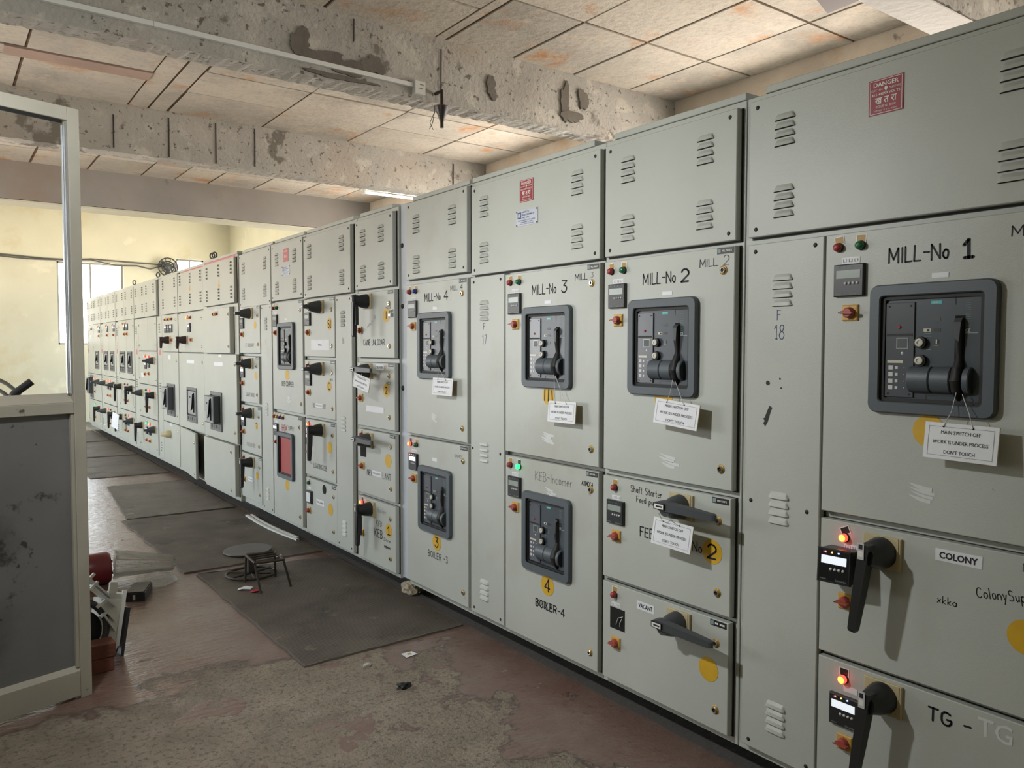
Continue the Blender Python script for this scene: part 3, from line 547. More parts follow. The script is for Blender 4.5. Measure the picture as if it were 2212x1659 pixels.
class Door:
    def __init__(s, cab, Yl, Yr, zb, zt, name='door', face=-.03, mp=None, screws=True, th=None, swing=0):
        mp = mp or cab.m; s.Yl, s.Yr, s.zb, s.zt, s.W, s.H = Yl, Yr, zb, zt, Yl-Yr, zt-zb
        b = MB(); t = th or -face-.005; b.box(0, s.W, 0, t, 0, s.H, mp, .0025); b.box(-.002, s.W+.006, t, t+.0046, -.006, s.H+.002, BLK)  # black gasket, widened past the door so its rim paints the gap shade
        if screws:
            for x in (.03, s.W-.03):
                for z in (.025, s.H-.025): b.lathe((x, 0, z), [(.0075, 0), (.006, .002), (0, .002)], BLK, 10)
        s.o = b.build(name, cab.o, (cab.Yl-Yl, face, zb), (0, 0, swing)); s.cab = cab
    def p(s, Y, Z, out=0): return (s.Yl-Y, -out, Z-s.zb)
    def put(s, name, key, fn, Y, Z, out=0, rot=(0, 0, 0)): return link(name, cached(key, fn), s.o, s.p(Y, Z, out), rot)
    def free(s, name, fn, Y=None, Z=None):
        b = MB(); fn(b); return b.build(name, s.o, s.p(s.Yl if Y is None else Y, s.zb if Z is None else Z))
    def lamp(s, Y, Z, c='red', lit=False, tagm=None, tilt=0):
        m = {'red': LITR if lit else REDP, 'green': LITG if lit else GRNP, 'blue': BLUP, 'yellow': YEL}[c]
        o = s.put('indicator_lamp', ('indicator_lamp', c, lit, tilt), lambda b: lamp(b, m, lit, tagm or (PLB if lit else TAGY), R(tilt)), Y, Z)
        o['label'] = ('lit ' if lit else '')+c+' indicator lamp'; return o
    def meter(s, Y, Z, lit=False, dep=.014, rot=(0, 0, 0)): return s.put('panel_meter', ('panel_meter', lit, dep), lambda b: meter(b, lit, dep), Y, Z, 0, rot)
    def sel(s, Y, Z, side=0): return s.put('selector_switch', ('selector_switch', side), lambda b: selector(b, side), Y, Z)
    def handle(s, Y, Z, kind):
        s.put('handle_plate', 'handle_plate', handle_plate, Y, Z); return s.put('rotary_handle', ('rotary_handle', kind), lambda b: handle_lever(b, kind), Y, Z)
    def breaker(s, Y, Z):
        s.put('breaker_frame', 'breaker_frame', breaker_frame, Y, Z); s.put('breaker_face', 'breaker_face', breaker_face, Y, Z); s.put('trip_unit', 'trip_unit', trip_unit, Y, Z)
        for dz in (.018, -.032): s.put('push_button', 'push_button', push_button, Y+.027, Z+dz)
        s.put('charging_drum', 'charging_drum', charging_drum, Y, Z-.085); s.put('charging_handle', 'charging_handle', charging_handle, Y-.075, Z)
    def lock(s, Y, Z, ring=True): return s.put('door_lock', ('door_lock', ring), lambda b: lock(b, ring), Y, Z)
    def vent(s, Y, Z, w=.076, **k): return s.put('vent_louvers', ('vent_louvers', w, str(k)), lambda b: vent(b, w, **k), Y, Z)
    def vents(s, cols, rows, w=.076, **k):
        for Y in cols:
            for Z in rows: s.vent(Y, Z, w, **k)
    def sticker(s, Y, Z, w, h, t=None, m=WPAP, ink=INK, a=0, th=None, bold=0, lines=None, tw=.82):
        def fn(b):
            b.rect(0, 0, w, h, -.001, m, a)
            if t: b.text(t, 0, 0, ink, h=th or h*.5, w=w*tw, y=-.0017, bold=bold, a=a)
            for i, q in enumerate(lines or []): b.text(q, 0, h*(.30-.3*i), ink, h=h*.16, w=w*.75, y=-.0017)
        return s.free('sticker', fn, Y, Z)
    def nameplate(s, Y, Z, t):
        def fn(b): b.rect(0, 0, .072, .021, -.001, PLB); b.rect(-.027, 0, .014, .015, -.0015, PALE); b.text(t, .007, 0, WHT, h=.007, w=.042, y=-.0016, bold=.02)
        return s.free('nameplate', fn, Y, Z)
    def write(s, t, Y, Z, w, h, m=INK, th=.004, slant=0, a=0, name='lettering'): return s.free(name, lambda b: b.write(t, 0, 0, w, h, m, th, slant=slant, a=a), Y, Z)
    def disc(s, Y, Z, r=.044, t=None, m=YEL, hand=True):
        def fn(b):
            b.disc(0, 0, r, -.001, m, 32)
            if t: (b.write(t, -.018*len(t)**.5, 0, .036*len(t)**.5, r*1.15, INK, .007, y=-.0017) if hand else b.text(t, 0, 0, INK, h=r*1.15, y=-.0017, bold=.01))
        return s.free('yellow_disc', fn, Y, Z)
    def smear(s, Y, Z, w=.09):
        rnd = random.Random(int(Y*1000+Z*777))
        def fn(b):
            for k in range(4):
                x0 = rnd.uniform(-.55, -.25)*w; L = w*rnd.uniform(.6, 1); P = [(x0+L*i/8, -.011*k+.012*(1-i/8)**2-.002*i/8) for i in range(9)]; t0 = .0035+.003*rnd.random()
                b.poly([(x, -.0008, z-t0*min(1, (i+.3)/4)) for i, (x, z) in enumerate(P)]+[(x, -.0008, z+t0*min(1, (i+.3)/4)) for i, (x, z) in reversed(list(enumerate(P)))], GHOST)
        return s.free('chalk_smear', fn, Y, Z)
    def stdlocks(s, dy, zt, zb): s.lock(s.Yr+dy, s.zt-zt); s.lock(s.Yr+dy, s.zb+zb)
    def acb(s, lamps=(('red', 0), ('green', 0)), lit=False, plate=None, dbrk=.348):
        for i, (c, q) in enumerate(lamps): s.lamp(s.Yl-.045-.07*i, s.zt-.042, c, bool(q), tilt=(8 if i == 0 else -4))
        s.sticker(s.Yl-.083, s.zt-.083, .058, .019, 'L1 L2 L3', ink=INKG); s.meter(s.Yl-.083, s.zt-.143, lit); s.sel(s.Yl-.086, s.zt-.240)
        s.breaker(s.Yl-.327, s.zt-dbrk); s.stdlocks(.048, .08, .072)
        if plate: s.nameplate(s.Yr+.040, s.zt-.013, plate)
    def feeder(s, hY, kind='short', lamp='red', lit=False, meter=True, mlit=False, plate=None, sel=True):
        if lamp: s.lamp(s.Yl-.074, s.zt-.042, lamp, lit, tilt=(12 if lit else 0))
        s.sticker(s.Yl-.08, s.zt-.082, .05, .017, 'L1 L2 L3', ink=INKG)
        if meter: s.meter(s.Yl-.082, s.zt-.142, mlit)
        if sel: s.sel(s.Yl-.083, s.zt-.240, 1)
        if kind: s.handle(hY, s.zt-.062, kind)
        s.stdlocks(.055, .086, .076)
        if plate: s.nameplate(s.Yr+.045, s.zt-.014, plate)

CABS = 'grey switchgear cabinets standing in one long row'
class Cab:
    def __init__(s, Yl, Yr, label, m=PANEL, x=0, roof=None, z0=.09, name='switchgear_cabinet', red=False):
        s.Yl, s.Yr, s.m = Yl, Yr, m; W_ = Yl-Yr
        s.o = thing(name, label, 'cabinet', (x, Yl, 0), R(-90), CABS)
        b = MB(); b.box(.001, W_-.001, 0, .95, z0, 2.335, m, .002); s.body = b.build('body', s.o)
        b = MB(); r0, r1 = roof or (.03, W_-.02); b.box(r0, r1, -.004, .96, 2.336, 2.36, m, .002)
        if red: b.rect((r0+r1)/2, 2.322, W_*.9, .026, -.0015, PINK)
        b.build('roof_sheet', s.o)
        b = MB(); b.box(.0, W_, .16, .9, 0, z0, BLK); b.build('plinth', s.o)
    def door(s, *a, **k): return Door(s, *a, **k)
    def eye(s, Y): link('lifting_eye', cached('lifting_eye', eye_bolt), s.o, (s.Yl-Y, .05, 2.355), (0, 0, R(35)))
TOPR = (2.196, 1.968)       # centre heights of the louvre groups on the top covers

# ---- A: MILL-No 1 / COLONY / TG with strip 18
A = Cab(1.727, .62, 'tall grey switchgear cabinet nearest the camera, hand lettered MILL-No 1 above COLONY and TG', roof=(.075, 1.10))
d = A.door(1.694, .66, 1.862, 2.312, 'top_cover'); d.vents((1.558, .885), TOPR); d.put('danger_plate', 'danger_plate', danger_plate, 1.224, 2.217)
d = A.door(1.694, 1.412, .125, 1.838, 'side_cover'); d.vents((1.558,), (1.681, .968, .265)); d.write('F', 1.575, 1.60, .014, .032, INKB, .002); d.write('18', 1.585, 1.545, .036, .046, INKB, .0025)
d.put('cover_screw', 'screw', screw, 1.668, .977); d.put('cover_screw', 'screw', screw, 1.455, .972)
def chip(b): b.poly([(-.004, -.0008, -.03), (.006, -.0008, -.012), (.016, -.0008, .02), (.022, -.0008, .034), (.012, -.0008, .04), (.002, -.0008, .02), (-.006, -.0008, .0), (-.012, -.0008, -.004), (-.006, -.0008, -.012), (-.012, -.0008, -.02)], DARK); b.disc(.004, .115, .008, -.0008, DARK, 7); b.disc(.05, .13, .004, -.0008, DARK, 5); b.disc(.055, .10, .0035, -.0008, DARK, 5)
d.free('paint_chip', chip, 1.611, 1.262)
d = A.door(1.405, .70, .987, 1.838, screws=False); d.acb(plate='MILL DRIVE 1'); d.write('MILL-No', 1.205, 1.757, .165, .042, INK, .005); d.write('1', 1.0, 1.757, .022, .046, INK, .009, name='lettering')
d.write('MILL 1', .885, 1.79, .13, .026, INK, .003); d.sticker(1.06, 1.692, .045, .014); d.disc(1.08, 1.262, .045); d.smear(1.10, 1.10)
d = A.door(1.405, .70, .545, .963, screws=False); d.lamp(1.322, .917, 'red', True, tilt=25); d.sticker(1.30, .889, .05, .019, 'L1 L2 L3', ink=INKG)
d.meter(1.318, .838, True, .085, (R(-4), 0, R(7))); d.sel(1.315, .721); d.handle(1.203, .897, 'slant'); d.sticker(.993, .924, .122, .034, 'COLONY', bold=.03, th=.019)
d.write('xkka', 1.045, .80, .05, .02, INK, .002); d.write('ColonySupply', .945, .843, .15, .026, INK, .0022, a=R(8)); d.disc(.824, .757, .045); d.nameplate(.80, .935, 'COLONY'); d.stdlocks(.055, .086, .076)
d = A.door(1.405, .70, .12, .528, screws=False); d.lamp(1.316, .481, 'red', True); d.sticker(1.295, .452, .045, .019); d.meter(1.31, .382, True); d.sel(1.309, .284); d.handle(1.191, .470, 'slant')
d.write('TG -', 1.062, .472, .112, .036, INK, .006); d.free('lettering', lambda b: b.text('TG', 0, 0, GHOST, h=.05, w=.085, bold=.01), .89, .487); d.disc(.835, .33, .045); d.stdlocks(.055, .086, .076)

# ---- B: MILL-No 2 / FEED PUMP / VACANT
B_ = Cab(2.425, 1.729, 'grey switchgear cabinet hand lettered MILL-No 2, with FEED pump 2 and VACANT doors below', roof=(.05, .694))
d = B_.door(2.40, 1.746, 1.862, 2.308, 'top_cover'); d.vents((2.269, 1.882), TOPR)
d = B_.door(2.402, 1.748, .994, 1.843, screws=False); d.acb(plate='MILL DRIVE 2'); d.write('MILL-No', 2.182, 1.757, .165, .042, INK, .0048); d.write('2', 1.987, 1.757, .034, .046, INK, .007)
d.write('MILL', 1.901, 1.794, .078, .026, INK, .003); d.write('2', 1.795, 1.797, .022, .034, INKG, .003); d.sticker(2.056, 1.697, .05, .014); d.disc(2.07, 1.30, .045); d.smear(2.05, 1.08)
d = B_.door(2.402, 1.75, .547, .967, screws=False); d.feeder(1.973, 'right', plate='FEED PUMP 2'); d.write('Shaft Starter', 2.24, .935, .165, .026, INK, .0024, a=R(-1)); d.write('Feed pump 2', 2.208, .897, .15, .024, INK, .0022)
d.write('FEED', 2.186, .772, .10, .036, INK, .005); d.write('No', 1.922, .768, .045, .036, INK, .004); d.disc(1.83, .765, .0445, '2')
d = B_.door(2.40, 1.753, .122, .526, screws=False); d.feeder(1.98, 'right', meter=False, plate='-- ---'); d.put('meter_cutout', 'meter_cutout', black_cutout, 2.311, .386); d.sticker(2.154, .477, .092, .033, 'VACANT', bold=.02, th=.018); d.disc(1.84, .335, .044)

# ---- C: strip 17 / MILL-No 3 / BOILER-4
C_ = Cab(3.425, 2.425, 'grey switchgear cabinet hand lettered MILL-No 3 above struck-out BOILER-4, strip marked F 17', roof=(.0, .93))
d = C_.door(3.396, 2.431, 1.86, 2.308, 'top_cover'); d.vents((3.279, 2.573), TOPR); d.put('danger_plate', 'danger_plate', danger_plate, 2.93, 2.218); d.put('maker_plate', 'maker_plate', maker_plate, 2.927, 2.095)
d = C_.door(3.404, 3.108, .125, 1.85, 'side_cover'); d.vents((3.279,), (1.68, .97, .265)); d.write('F', 3.285, 1.60, .014, .03, INK, .002); d.write('17', 3.295, 1.535, .036, .046, INKB, .0025)
d.put('cover_screw', 'screw', screw, 3.385, .977); d.put('cover_screw', 'screw', screw, 3.14, .972)
d = C_.door(3.098, 2.43, .993, 1.843, screws=False); d.acb(plate='MILL DRIVE 3'); d.write('MILL-No', 2.886, 1.757, .172, .044, INK, .0048); d.write('3', 2.675, 1.76, .036, .050, INK, .006)
d.write('MILL', 2.585, 1.794, .078, .026, INK, .003); d.write('3', 2.485, 1.797, .016, .022, INKG, .002); d.sticker(2.77, 1.697, .05, .014); d.disc(2.764, 1.278, .042, '|||'); d.smear(2.77, 1.10)
d = C_.door(3.096, 2.43, .122, .973, screws=False); d.acb((('red', 0), ('green', 1)), plate='BOILER 4', dbrk=.330); d.write('KEB-Incomer', 2.86, .905, .26, .04, INKG, .0028); d.write('AXMCC4', 2.535, .915, .07, .018, INK, .003)
d.disc(2.768, .412, .047, '4'); d.write('BOILER-4', 2.853, .315, .205, .034, INK, .0055); d.write('XXXX', 2.85, .318, .12, .03, INK, .003); d.smear(2.76, .85, .07)

# ---- D: MILL-No 4 / BOILER-3
D_ = Cab(4.113, 3.426, 'grey switchgear cabinet hand lettered MILL-No 4 above BOILER -3, beside the pale joint strip', roof=(.06, .66))
d = D_.door(4.088, 3.44, 1.884, 2.324, 'top_cover'); d.vents((3.967, 3.58), TOPR)
d = D_.door(4.086, 3.437, .997, 1.855, screws=False); d.acb((('red', 0), ('blue', 0)), plate='MILL DRIVE 4', dbrk=.352); d.write('MILL-No', 3.873, 1.772, .17, .042, INK, .0048); d.write('4', 3.665, 1.775, .04, .048, INK, .006)
d.write('MILL', 3.60, 1.808, .07, .024, INKG, .003); d.write('4', 3.50, 1.81, .02, .026, INK, .003); d.sticker(3.76, 1.71, .05, .016); d.smear(3.78, 1.12, .06)
d = D_.door(4.084, 3.43, .128, .978, screws=False); d.acb((('red', 1), ('green', 0)), lit=True, plate='BOILER 3', dbrk=.334); d.write('SAMCC', 3.56, .918, .08, .016, INKG, .002); d.sticker(3.77, .872, .05, .018); d.disc(3.75, .412, .046, '3'); d.write('BOILER -3', 3.845, .335, .21, .034, INK, .004)

# ---- pale joint strip
b = MB(); b.box(0, .113, 0, .3, .10, 2.345, FILL, .003)
for z in (2.10, 1.74, 1.25): b.lathe((.018, 0, z), [(.016, 0), (.014, .004), (0, .005)], BLK, 10)
b.lathe((.098, 0, 2.09), [(.012, 0), (.01, .004), (0, .005)], BLK, 10)
tag(b.build('joint_strip', None, (.012, 4.229, 0), (0, 0, R(-90))), 'narrow pale blue-grey cover strip between the MILL-No 4 and CANE UNLODAR cabinets', 'panel')

# ---- E: CANE UNLODAR / SA FAN / NEW PLANT / KEB
E_ = Cab(4.80, 4.232, 'grey switchgear cabinet lettered CANE UNLODAR, with SA FAN and KEB doors', roof=(.05, .50))
d = E_.door(4.779, 4.255, 1.866, 2.308, 'top_cover'); d.vents((4.66, 4.405), TOPR)
def padlock(b): b.box(-.02, .006, -.02, 0, -.022, -.002, STEEL, .003); b.tube([(-.016, -.01, -.002), (-.016, -.01, .016), (.002, -.01, .016), (.002, -.01, -.002)], .003, STEEL, 6); b.box(-.03, .01, -.006, 0, .012, .022, PANEL)
d = E_.door(4.756, 4.237, 1.43, 1.842, screws=False); d.sel(4.70, 1.603); d.handle(4.592, 1.785, 'lock'); d.write('CANE UNLODAR', 4.66, 1.526, .295, .036, INK, .0042); d.disc(4.34, 1.69, .043, '1', hand=False); d.write('MILL 2', 4.60, 1.62, .13, .018, INKB, .002, a=R(32))
d.write('MCC5', 4.345, 1.735, .06, .014, INK, .0025); d.stdlocks(.066, .083, .072); d.nameplate(4.285, 1.828, 'CANE UNL'); d.free('hasp', padlock, 4.262, 1.70)
d = E_.door(4.756, 4.237, .99, 1.398, screws=False); d.lamp(4.695, 1.362); d.sel(4.698, 1.168); d.handle(4.592, 1.345, 'right'); d.sticker(4.432, 1.371, .105, .034, 'SA FAN', bold=.02, th=.019); d.write('SA FAN', 4.44, 1.335, .11, .022, INKR, .002, a=R(25)); d.write('MCC5', 4.345, 1.275, .06, .014, INK, .0025)
d.disc(4.345, 1.231, .042, '2', hand=False); d.sticker(4.505, 1.105, .247, .038); d.stdlocks(.072, .078, .078); d.nameplate(4.285, 1.386, 'SA FAN')
d = E_.door(4.756, 4.236, .553, .966, screws=False); d.lamp(4.69, .93); d.handle(4.585, .903, 'right'); d.put('meter_cutout', 'dark_cutout', lambda b: b.rect(0, 0, .085, .088, -.0012, HOLE), 4.675, .832); d.sel(4.684, .728, 1); d.disc(4.327, .80, .042)
d.write('NEV', 4.622, .695, .075, .036, INK, .0042); d.write('LANT', 4.40, .70, .105, .038, INK, .0042); d.sticker(4.487, .70, .125, .034, 'VACANT', th=.011); d.stdlocks(.06, .078, .078); d.nameplate(4.27, .954, 'VACANT')
d = E_.door(4.752, 4.236, .122, .527, screws=False); d.lamp(4.69, .490, 'red', True); d.sel(4.70, .288, 1); d.handle(4.565, .465, 'lock'); d.write('KEB', 4.52, .325, .11, .05, INK, .006); d.write('KEB', 4.50, .39, .08, .032, INK, .003, slant=.2); d.write('Boiler', 4.48, .475, .12, .03, INKG, .0022)
d.write('Bone', 4.39, .305, .085, .02, INK, .0025); d.disc(4.325, .368, .042, '1'); d.write('MMM', 4.385, .26, .075, .013, INK, .005); d.stdlocks(.068, .082, .076)

# ---- F: feeders and strip 16
F_ = Cab(5.69, 4.802, 'grey switchgear cabinet with LIGHTING DB door and strip marked 16', roof=(.03, .84))
d = F_.door(5.667, 4.85, 1.858, 2.305, 'top_cover'); d.vents((5.553, 4.987), TOPR)
d = F_.door(5.098, 4.836, .12, 1.842, 'side_cover'); d.vents((4.975,), (1.69, .98, .265), w=.07); d.write('16', 4.99, 1.54, .03, .04, INKG, .0025)
d = F_.door(5.665, 5.112, 1.428, 1.843, screws=False); d.feeder(5.355, 'short', plate='-- ---'); d.sticker(5.592, 1.70, .06, .075); d.disc(5.198, 1.658, .043, 'S1'); d.sticker(5.37, 1.512, .335, .075, 'VAC', th=.016, tw=.2)
d = F_.door(5.665, 5.112, .99, 1.403, screws=False); d.feeder(5.358, 'short', plate='-- ----'); d.disc(5.215, 1.222, .04, 'C'); d.write('BOILING HOUSE', 5.513, 1.073, .235, .03, INKG, .003); d.sticker(5.40, 1.075, .13, .03, 'VACANT', th=.01); d.write('MCC2', 5.2, 1.27, .05, .014, INK, .002)
d = F_.door(5.665, 5.112, .55, .965, screws=False); d.feeder(5.354, 'down', lit=True, mlit=True, plate='LIGHTING'); d.disc(5.217, .79, .042); d.write('MILL', 5.59, .648, .06, .024, INKG, .002); d.write('LIGHTING D.B', 5.51, .632, .235, .034, INK, .004)
d = F_.door(5.662, 5.096, .122, .527, screws=False); d.lamp(5.598, .49, 'green'); d.sticker(5.59, .452, .045, .018); d.meter(5.585, .385, False); d.sticker(5.585, .385, .07, .07, ink=INKG).location.y = -.0165
d.sel(5.60, .283, 1); d.put('switch_hole', 'switch_hole', lambda b: b.disc(0, 0, .034, -.0012, HOLE), 5.318, .478); d.sticker(5.394, .371, .142, .042, 'VACANT', th=.014); d.disc(5.212, .35, .042); d.stdlocks(.062, .078, .08); d.nameplate(5.15, .513, '-- ---')

# ---- G: BUS COUPLER / SUPPLY
G_ = Cab(6.37, 5.692, 'grey switchgear cabinet lettered BUS COUPLER above a red-blanked SUPPLY window', roof=(.03, .66))
d = G_.door(6.365, 5.69, 1.868, 2.315, 'top_cover'); d.vents((6.233, 5.85), TOPR); d.put('danger_plate', 'faded_danger_plate', lambda b: (b.box(-.051, .051, -.002, 0, -.05, .05, PINK), b.text('DANGER', 0, .03, WHT, h=.012, w=.07, y=-.0026), b.text('ख त रा', 0, -.012, WHT, h=.02, w=.06, y=-.0026)), 6.027, 2.212); d.put('maker_plate', 'maker_plate', maker_plate, 6.028, 2.092)
d = G_.door(6.352, 5.70, .993, 1.852, screws=False); d.acb(lit=False, plate='BUS COUPLER', dbrk=.348); d.sticker(6.05, 1.715, .04, .014); d.disc(6.03, 1.28, .042); d.write('BUS COUPLER', 6.148, 1.208, .25, .036, INK, .0045); d.smear(6.0, 1.10)
d = G_.door(6.358, 5.735, .126, .965, screws=False)
for i, c in enumerate(('red', 'yellow', 'blue', 'red')): d.lamp(6.319-.065*i, .934, c)
d.sticker(6.285, .895, .05, .016); d.meter(6.286, .831, True); d.sel(6.272, .732, 1); d.put('breaker_frame', 'breaker_frame', breaker_frame, 6.063, .638); d.put('red_window', 'red_window', lambda b: b.rect(0, 0, .276, .297, -.003, CREV), 6.063, .638)
d.write('HX', 6.16, .855, .12, .055, INKR, .008); d.write('XX', 6.155, .857, .11, .05, INKR, .004); d.write('SUPPLY', 6.02, .862, .125, .032, INK, .003); d.disc(6.055, .404, .042); d.stdlocks(.05, .08, .072); d.nameplate(5.775, .952, 'SUPPLY')

# ---- H: narrow feeders and strip 15
H_ = Cab(7.215, 6.372, 'grey switchgear cabinet with LT AUXILIARY, SUGAR HOUSE and CRYSTALISER doors, next to the red-topped cabinet', roof=(.03, .82))
d = H_.door(7.205, 6.385, 1.85, 2.318, 'top_cover'); d.vents((7.08, 6.52), TOPR)
d = H_.door(6.635, 6.375, .125, 1.848, 'side_cover'); d.vents((6.51,), (1.69, .98, .27), w=.07); d.write('15', 6.53, 1.54, .03, .04, INKG, .002)
names = [(1.445, 1.85, 'short', 'LT AUXILIARY', 'red'), (1.010, 1.416, 'short', 'SUGAR HOUSE', 'red'), (.567, .982, 'short', 'CRYSTALISER', 'red'), (.15, .55, 'down', None, 'red')]
for i, (z0, z1, k, t, c) in enumerate(names):
    d = H_.door(7.205, 6.70 if i == 1 else 6.66, z0, z1, screws=False); d.feeder(6.90, k, meter=(i < 3), mlit=i in (1, 2), sel=True, plate='-- ----'); d.disc(6.78, z1-.165, .034, '7' if i == 2 else None)
    if t: d.write(t, 7.05, z0+.07, .23, .03, INKG, .003)
    else: d.sticker(6.97, z0+.18, .13, .035, 'VACANT', th=.012)

# ---- I: older section with red-edged top, standing slightly proud
I_ = Cab(8.372, 7.222, 'older grey cabinet with red-edged top, blank middle door and one protruding breaker', PANEL2, x=-.035, roof=(.0, 1.15), red=True)
d = I_.door(8.22, 7.24, 1.90, 2.31, 'top_cover', face=-.032, screws=False); V2 = dict(pitch=.031, h=.02, dep=.008, dark=True)
d.vents((8.10, 7.70, 7.31), (2.222, 2.0), w=.05, **V2); TRI = lambda b: b.poly([(-.035, -.001, -.035), (.035, -.001, -.035), (0, -.001, .035)], YPL); d.free('warning_triangle', TRI, 7.70, 2.098)
d = I_.door(8.23, 7.345, 1.44, 1.865, screws=False, face=-.045); [d.lamp(7.835-.055*i, 1.81, c) for i, c in enumerate(('red', 'yellow', 'red'))]; d.sticker(7.77, 1.85, .10, .028, m=ALUP, t=None); d.lock(7.375, 1.798); d.lock(7.378, 1.502)
d = I_.door(8.26, 7.20, .618, 1.43, screws=False, face=-.032); d.put('breaker', ('old_breaker', 1), lambda b: old_breaker(b, .37, .375, 'box'), 7.84, .875); d.sticker(7.765, 1.335, .29, .034); d.sticker(7.70, 1.415, .10, .026); d.lock(7.245, 1.335); d.lock(7.27, .716)
d = I_.door(8.26, 7.24, .135, .60, screws=False, face=-.045); d.lock(7.35, .531); d.lock(7.355, .179)
I_.eye(8.2); I_.eye(8.12)

# ---- J: older section, base door ajar
J_ = Cab(9.442, 8.376, 'older grey cabinet with its lowest door ajar and a breaker recessed in the door above', PANEL2, roof=(.0, 1.06), red=True)
d = J_.door(9.425, 8.39, 1.885, 2.315, 'top_cover', screws=False); d.vents((9.32, 8.89, 8.475), (2.238, 2.016), w=.055, **V2); d.free('warning_triangle', TRI, 8.91, 2.138)
d = J_.door(9.425, 8.415, 1.442, 1.868, screws=False); [d.lamp(9.01-.062*i, 1.814, c, i == 0) for i, c in enumerate(('red', 'yellow', 'red'))]; d.meter(8.945, 1.707, True); d.sel(8.855, 1.574); d.handle(9.08, 1.575, 'pistol'); d.lock(8.46, 1.794); d.lock(8.47, 1.50); d.sticker(8.95, 1.845, .10, .025, m=ALUP)
d = J_.door(9.43, 8.405, .606, 1.43, screws=False); d.put('breaker', ('old_breaker', 2), lambda b: old_breaker(b, .39, .375, 'lit'), 8.88, .875); d.sticker(8.93, 1.34, .30, .035); d.sticker(8.9, 1.41, .10, .025, m=ALUP); d.lock(8.46, 1.339); d.lock(8.47, .705)
d = J_.door(9.43, 8.49, .125, .597, screws=False, th=.025, swing=-R(4.6)); d.lock(8.545, .50); d.lock(8.55, .18)
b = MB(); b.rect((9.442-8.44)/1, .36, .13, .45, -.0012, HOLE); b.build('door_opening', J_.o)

# ---- K: older section with strip
K_ = Cab(10.49, 9.446, 'older grey cabinet with five small lamps, three meters and a slim danger strip', PANEL2, roof=(.0, 1.04))
d = K_.door(10.215, 9.455, 1.885, 2.33, 'top_cover', screws=False); d.vents((10.135, 9.57), (2.238, 2.016), w=.06, **V2)
def slim(cab, Yl, Yr, z0=.135, z1=1.872):
    d = cab.door(Yl, Yr, z0, z1, 'side_cover', screws=False); c = (Yl+Yr)/2
    d.vents((c,), (1.73, 1.01, .28), w=.06, **V2); d.free('danger_sticker', lambda b: (b.rect(0, -.02, .09, .06, -.001, PINK), b.disc(0, .045, .035, -.001, INKG, 12), b.disc(0, .045, .029, -.0014, PANEL2, 12), b.poly([(-.03, -.001, .1), (.03, -.001, .1), (0, -.001, .15)], YPL)), c, 1.45); return d
slim(K_, 10.47, 10.235)
d = K_.door(10.22, 9.47, 1.442, 1.877, screws=False); [d.lamp(10.04-.08*i, 1.822, c) for i, c in enumerate(('red', 'yellow', 'blue', 'yellow', 'red'))]; [d.meter(10.01-.13*i, 1.714, i != 1) for i in range(3)]; d.sel(9.735, 1.58); d.handle(9.86, 1.58, 'pistol'); d.lock(9.54, 1.81); d.lock(9.543, 1.508)
d = K_.door(10.22, 9.46, .612, 1.438, screws=False); d.put('breaker', ('old_breaker', 1), lambda b: old_breaker(b, .37, .375, 'box'), 9.82, .88); d.sticker(9.868, 1.377, .10, .05); d.sticker(9.86, 1.42, .11, .025, m=ALUP); d.lock(9.543, 1.34); d.lock(9.542, .711)
d = K_.door(10.225, 9.46, .13, .602, screws=False); d.free('grey_knob', lambda b: b.lathe((0, 0, 0), [(.045, 0), (.045, .05), (.03, .06), (.02, .11), (0, .11)], CREAM, 14), 9.89, .47); d.lock(9.538, .532); d.lock(9.53, .186); d.sticker(9.856, .585, .05, .03)
K_.eye(9.95)

# ---- L, M, N, O: older sections of paired doors with a slim strip
def paired(Yl, strip, seam, Yr, label, rows, top=(2.238, 2.016)):
    c = Cab(Yl, Yr, label, PANEL2, roof=(.0, Yl-Yr-.01)); mid = (Yl+Yr)/2
    for p, q in ((Yl-.012, mid+.004), (mid-.004, Yr+.012)):
        d = c.door(p, q, 1.89, 2.33, 'top_cover', screws=False); w = p-q; d.vents((p-.12, q+.12), top, w=.06, **V2)
    slim(c, Yl-.02, strip+.004, .14)
    for z0, z1, left, right in rows:
        for (p, q), spec, hinge in (((strip-.004, seam+.003), left, 0), ((seam-.003, Yr+.03), right, 1)):
            d = c.door(p, q, z0, z1, screws=False); spec and spec(d, p, q, z0, z1)
            ly = q+.045 if hinge else p-.045; d.lock(ly, z1-.09, False); d.lock(ly, z0+.07, False)
            d.sticker((p+q)/2, z1-.022, .07, .026, m=ALUP)
    return c
def sw(kind, side, lampc='red', lit=True, met=True, sel=True):
    """switch-fuse door: handle on the outer side, lamp, meter and knob near the seam"""
    def fn(d, p, q, z0, z1):
        hy = p-.16 if side == 'l' else q+.16; ly = q+.13 if side == 'l' else p-.06; c = z1-.075
        d.handle(hy, c-.04, kind); d.lamp(ly, c+.005, lampc, lit)
        if met: d.meter(ly-.0, c-.085, True)
        if sel: d.sel(ly, z0+.14)
    return fn
blank = lambda d, p, q, z0, z1: None
def acbdoor(w, dy):
    def fn(d, p, q, z0, z1):
        d.put('breaker', ('old_breaker', w), lambda b: old_breaker(b, w, .31, 'lit'), (p+q)/2+dy, 1.28)
        ly = q+.09 if dy <= 0 else p-.09; d.lamp(ly+.1, z1-.05, 'yellow'); d.meter(ly, z1-.10, True); d.sel(ly, z1-.2)
    return fn
R4 = [(1.452, 1.878), (1.016, 1.44), (.58, 1.004), (.142, .568)]
